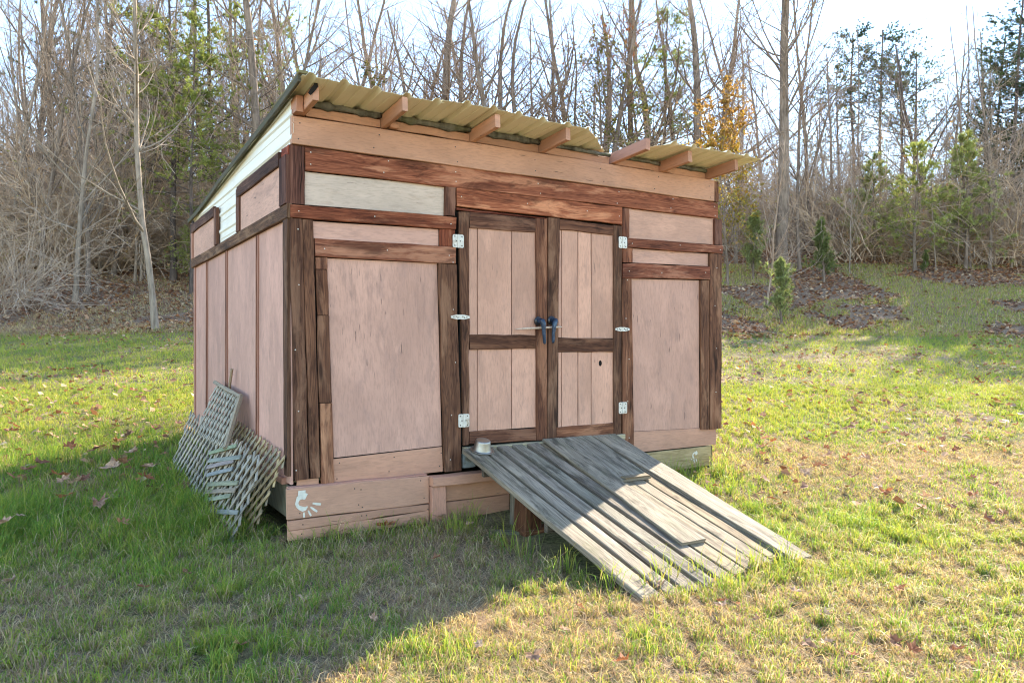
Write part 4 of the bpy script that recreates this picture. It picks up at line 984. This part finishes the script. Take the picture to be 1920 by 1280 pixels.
def gcol(g, n, dry, warm):
    a = np.array([.125, .27, .045]); b_ = np.array([.29, .37, .065]); c = np.array([.45, .41, .10])
    t = np.clip(g.normal(.45, .28, n)+warm, 0, 1)[:, None]
    col = np.where(t < .5, a+(b_-a)*t*2, b_+(c-b_)*(t*2-1))
    st = np.array([.58, .46, .29])*g.uniform(.55, 1.2, n)[:, None]; pk = np.array([.50, .34, .25])*g.uniform(.5, 1.1, n)[:, None]
    st = np.where((g.uniform(size=n) < .35)[:, None], pk, st)
    isd = (g.uniform(size=n) < dry)[:, None]
    return np.where(isd, st, col), isd[:, 0]
def lawn(name, n, y0, y1, hm, wm, seg2, seed, label):
    g = np.random.default_rng(seed); x, y = sample(g, n, y0, y1)
    k = free(x, y, .25, g); x = x[k]; y = y[k]
    # tufts: pull points towards nearby centres
    cell = .17; ix = np.floor(x/cell); iy = np.floor(y/cell)
    cxn = (ix+_hash(ix, iy, 5))*cell; cyn = (iy+_hash(ix, iy, 9))*cell; pull = .45*_hash(ix, iy, 21)
    x = x+(cxn-x)*pull; y = y+(cyn-y)*pull
    k = free(x, y, .25, g); x = x[k]; y = y[k]
    dry = dryness(x, y); tuft = _hash(np.floor(x/cell), np.floor(y/cell), 33)
    keep = g.uniform(size=len(x)) < np.clip(1.05-.72*dry+.25*tuft*dry, .1, 1); x = x[keep]; y = y[keep]; dry = dry[keep]; tuft = tuft[keep]
    lush = sstep(-1.5, -2.4, x)*sstep(4.6, 5.6, y)*sstep(9.5, 7.5, y)
    u, v = w2s(x, y); nearw = np.exp(-np.maximum(0, np.maximum(-v-.1, v*0)-.0)*3)*((v < 0) & (u > -.3) & (u < 4.5))
    h = hm*np.exp(g.normal(0, .33, len(x)))*(.55+.75*tuft)*(1-.45*dry)*(1+1.0*lush+.6*nearw)
    col, isd = gcol(g, len(x), np.clip(dry*.95-.1, .03, .93), .16*sstep(7.5, 10, y)+.12*(vnoise(x*1.7, y*1.7, 3)-.5)*2-.12*lush)
    lean = np.clip(np.where(isd, g.normal(.85, .18, len(x)), g.normal(.64, .24, len(x))), .02, .985)
    h = np.where(isd, h*1.1, h); w = wm*g.uniform(.6, 1.3, len(x))
    blades(name, g, x, y, h, w, lean, col, seg2, label)
lawn('grass', 210000, 2.9, 6.2, .080, .0044, True, 101, 'patchy green and straw-coloured grass in front of the shed')
lawn('grass', 190000, 6.2, 12.5, .066, .0058, True, 102, 'bright yellow-green mown grass either side of the shed')
lawn('grass', 110000, 12.5, 20.4, .09, .013, False, 103, 'mown grass running back to the leafy bank')
def thatch():
    g = np.random.default_rng(55); x, y = sample(g, 420000, 2.9, 8.5); k = free(x, y, .0, g); x = x[k]; y = y[k]
    d = dryness(x, y); k = g.uniform(size=len(x)) < .15+.85*d; x = x[k]; y = y[k]; n = len(x)
    col = np.array([.66, .51, .34])*g.uniform(.3, 1.3, n)[:, None]; pk = g.uniform(size=n) < .4; col[pk] *= np.array([1.0, .80, .74])
    blades('dead_grass', g, x, y, g.uniform(.03, .11, n), g.uniform(.0022, .005, n), np.clip(g.normal(.93, .06, n), .7, .99), col, False, 'flattened dead straw lying between the grass tufts')
thatch()
def bank_grass():
    g = np.random.default_rng(77); n = 70000
    y = g.uniform(20, 31, n); px = g.uniform(1300, 2000, n); x = (px-960)/1400*y
    k = fbm(x*.35, y*.35, 19) > .50; x = x[k]; y = y[k]; n = len(x)
    col, isd = gcol(g, n, .4, .3); lean = np.clip(g.normal(.5, .25, n), .02, .95)
    blades('grass', g, x, y, g.uniform(.06, .15, n), g.uniform(.014, .026, n), lean, col, False, 'thin grass growing up the leaf-strewn bank towards the pines')
bank_grass()
def bank_straw():
    g = np.random.default_rng(78); n = 34000
    y = g.uniform(20, 28, n); x = (g.uniform(-40, 480, n)-960)/1400*y
    k = (fbm(x*.5, y*.5, 29) > .47) | (y < 21.5); x = x[k]; y = y[k]; n = len(x)
    col, isd = gcol(g, n, .93, .35); lean = np.clip(g.normal(.6, .25, n), .02, .95)
    blades('dry_grass', g, x, y, g.uniform(.05, .16, n), g.uniform(.012, .024, n), lean, col, False, 'dry orange grass among dead leaves on the bank below the brush')
bank_straw()
def ramp_tufts():
    g = np.random.default_rng(88); X = []; Y = []; H = []
    for u, v, n, h in ((1.70, -1.98, 26, .26), (1.82, -1.72, 16, .22), (1.55, -2.05, 22, .2), (1.93, -2.02, 26, .2), (2.2, -1.95, 14, .22), (2.35, -2.1, 40, .2), (2.62, -2.1, 26, .22), (1.35, -1.9, 40, .18), (1.30, -1.5, 36, .22), (1.26, -1.1, 22, .26), (1.25, -.9, 18, .3), (2.9, -1.9, 30, .2), (2.9, -1.4, 30, .2), (2.5, -2.25, 60, .17), (1.9, -2.3, 60, .17), (3.2, -.12, 30, .24), (3.5, -.15, 40, .22), (3.8, -.16, 40, .2), (4.1, -.2, 40, .24), (.2, -.16, 30, .16), (.6, -.18, 30, .2), (.9, -.2, 30, .18), (1.3, -.3, 40, .26), (1.1, -.4, 40, .2)):
        p = s2w(u, v); X.append(p.x+g.normal(0, .045, n)); Y.append(p.y+g.normal(0, .045, n)); H.append(h*g.uniform(.5, 1.25, n))
    x = np.concatenate(X); y = np.concatenate(Y); h = np.concatenate(H); n = len(x)
    col, _ = gcol(g, n, .12, .1)
    blades('grass', g, x, y, h, g.uniform(.004, .007, n), np.clip(g.normal(.55, .25, n), .05, .95), col, True, 'long grass tufts poking up through and around the plank ramp')
ramp_tufts()
# leaf litter on the bank and wood floor
LEAFG = attr_mat('dry_leaves', .75, .15, (1, .8, .6))
def flat_leaves(name, g, x, y, s, label, lift=.01):
    n = len(x); z = gz(x, y)+lift; a = g.uniform(0, 6.28, n)
    d = np.stack([np.cos(a), np.sin(a), g.normal(0, .35, n)], 1)*s[:, None]; q = np.stack([-np.sin(a), np.cos(a), g.normal(0, .45, n)], 1)*(s*.7)[:, None]
    c = np.stack([x, y, z], 1); V = np.stack([c-d, c-q+[0, 0, .01], c+d, c+q+[0, 0, .012]], 1).reshape(-1, 3); i = np.arange(n)[:, None]*4
    pal = np.array([(.40, .20, .10), (.48, .28, .15), (.28, .13, .07), (.54, .38, .23), (.24, .12, .075)])
    col = pal[g.integers(0, 5, n)]*g.uniform(.7, 1.25, n)[:, None]
    o = mobj(name, np_mesh(name, V, [np.concatenate([i, i+1, i+2], 1), np.concatenate([i, i+2, i+3], 1)], LEAFG, col=np.repeat(col, 4, 0)))
    return tag(o, label, 'leaves', kind='stuff')
g = np.random.default_rng(91); x, y = sample(g, 80000, 19.5, 42, 2); k = (y+5*(fbm(x*.28, y*.28, 44)-.5) > 20.2) & ~((x > 6) & (fbm(x*.35, y*.35, 19) > .54) & (y < 31) & (g.uniform(size=len(x)) < .85)); x = x[k]; y = y[k]
flat_leaves('leaf_litter', g, x, y, g.uniform(.035, .085, len(x)), 'brown leaf litter covering the bank and the wood floor', .03)
g = np.random.default_rng(92); x, y = sample(g, 4200, 6.0, 21, 0); k = free(x, y, 0, g) & (fbm(x*.6, y*.6, 50) > .44); x = x[k]; y = y[k]
flat_leaves('leaf_litter', g, x, y, g.uniform(.025, .065, len(x)), 'small dead leaves speckling the mown grass', .06)
# single fallen leaves
def leaf_mesh(seed):
    r = np.random.default_rng(seed); k = 15; pts = [(0, 0)]
    prof = [.35, .75, .5, .95, .55, .8, .6, 1.1, .6, .8, .55, .95, .5, .75, .35]
    V = [(0, 0, .01)]
    for i in range(k):
        a = math.radians(-150+300*i/(k-1)); rr_ = prof[i]*r.uniform(.85, 1.15)
        V.append((rr_*math.cos(a), rr_*math.sin(a)*.9, .28*rr_**2*r.uniform(.1, 1.5)+.12*math.sin(i*2.1+seed)))
    V = np.array(V); V[:, 2] += .25*np.abs(V[:, 1])*r.uniform(.2, 1.4)
    F = [(0, i, i+1) for i in range(1, k)]
    return np_mesh('leaf', V, [np.array(F)], None, uv=V[:, :2])
b = NB('fallen_leaf'); v_ = b.uvr(); n_ = b.noise(v_, 3.0, 5)
c_ = b.mix(1.0, b.mix(b.step(n_, .35, .65), (.62, .55, .5), (1.1, 1.05, 1.0)), b.ocol(), 'MULTIPLY')
M['leaf'] = b.bsdf(c_, .7, 0, .2, n_, .3, .02, trans=(.2, c_))
LM = [leaf_mesh(i) for i in range(5)]
for l in LM: l.materials.append(M['leaf'])
LC = [(.42, .23, .13), (.52, .34, .22), (.30, .15, .09), (.56, .40, .28), (.42, .18, .085), (.38, .24, .16)]
def leaf(x, y, s, label, group, lift=.035):
    o = mobj('fallen_leaf', R_.choice(LM), None, R_.choice(LC)); o.location = (x, y, float(gz(x, y))+lift)
    o.rotation_euler = (R_.uniform(-.5, .5), R_.uniform(-.5, .5), ra()); o.scale = (s, s*R_.uniform(.7, 1), s); tag(o, label, 'leaf', group)
def gpix(px, py):
    lo, hi = 2.0, 60.0
    for _ in range(40):
        m = (lo+hi)/2; x = (px-960)/1400*m; yy = 640-1400*(float(gz(x, m))-1.45)/m
        if yy > py: lo = m
        else: hi = m
    return (px-960)/1400*lo, lo
for px, py, s in ((20, 835, .10), (30, 930, .085), (50, 915, .09), (110, 925, .10), (122, 935, .09), (140, 940, .085), (130, 868, .09), (180, 872, .08), (215, 908, .10), (230, 900, .10), (245, 880, .09), (285, 908, .10), (270, 928, .08), (125, 968, .08), (185, 980, .09), (228, 1020, .075), (5, 1025, .08), (40, 1010, .05), (155, 935, .07), (70, 900, .08), (290, 830, .08), (240, 845, .09), (100, 845, .08)):
    x, y = gpix(px, py); leaf(x, y, s*1.15, 'large curled brown leaf in the shaded grass beside the lattice panels', 'large leaves in the shade by the lattice', .165)
for px, py, s in ((805, 975, .10), (820, 985, .08), (700, 1000, .09), (720, 1003, .09), (740, 1000, .06), (610, 1018, .05), (640, 1012, .05), (860, 990, .05), (880, 1000, .05)):
    x, y = gpix(px, py); leaf(x, y, s*1.05, 'crumpled brown leaf caught against the foot of the shed skirting', 'leaves caught against the skirting', .07)
for px, py in ((570, 1140), (270, 1118), (118, 1120), (20, 1105), (350, 1090), (820, 1060), (1085, 1155), (1055, 1200), (1420, 1180), (1350, 1145), (1355, 1155), (1240, 1110), (1490, 1125), (1685, 1120), (1545, 1170), (1600, 1250), (1545, 1225), (1680, 1225), (1710, 1240), (1790, 1240), (1820, 1262), (1510, 1225), (1380, 1150), (1000, 1250), (900, 1230), (1170, 1260), (450, 1230), (700, 1180)):
    x, y = gpix(px, py); leaf(x, y, R_.uniform(.035, .065), 'small reddish-brown leaf on the patchy grass in front of the shed', 'small leaves on the patchy grass in front', .055)
for i in range(130):
    px = R_.uniform(1370, 1910); py = 620+380*R_.random()**1.2
    x, y = gpix(px, py); u, v = w2s(x, y)
    if u < 4.4: continue
    leaf(x, y, R_.uniform(.045, .09), 'russet fallen leaf on the sunlit lawn beyond the ramp', 'russet leaves on the sunlit lawn', .075)
for i in range(40):
    px = R_.uniform(5, 340); py = R_.uniform(650, 840)
    x, y = gpix(px, py); leaf(x, y, R_.uniform(.05, .09), 'brown fallen leaf on the sunlit grass below the brushy wood', 'leaves on the sunlit grass below the wood', .08)
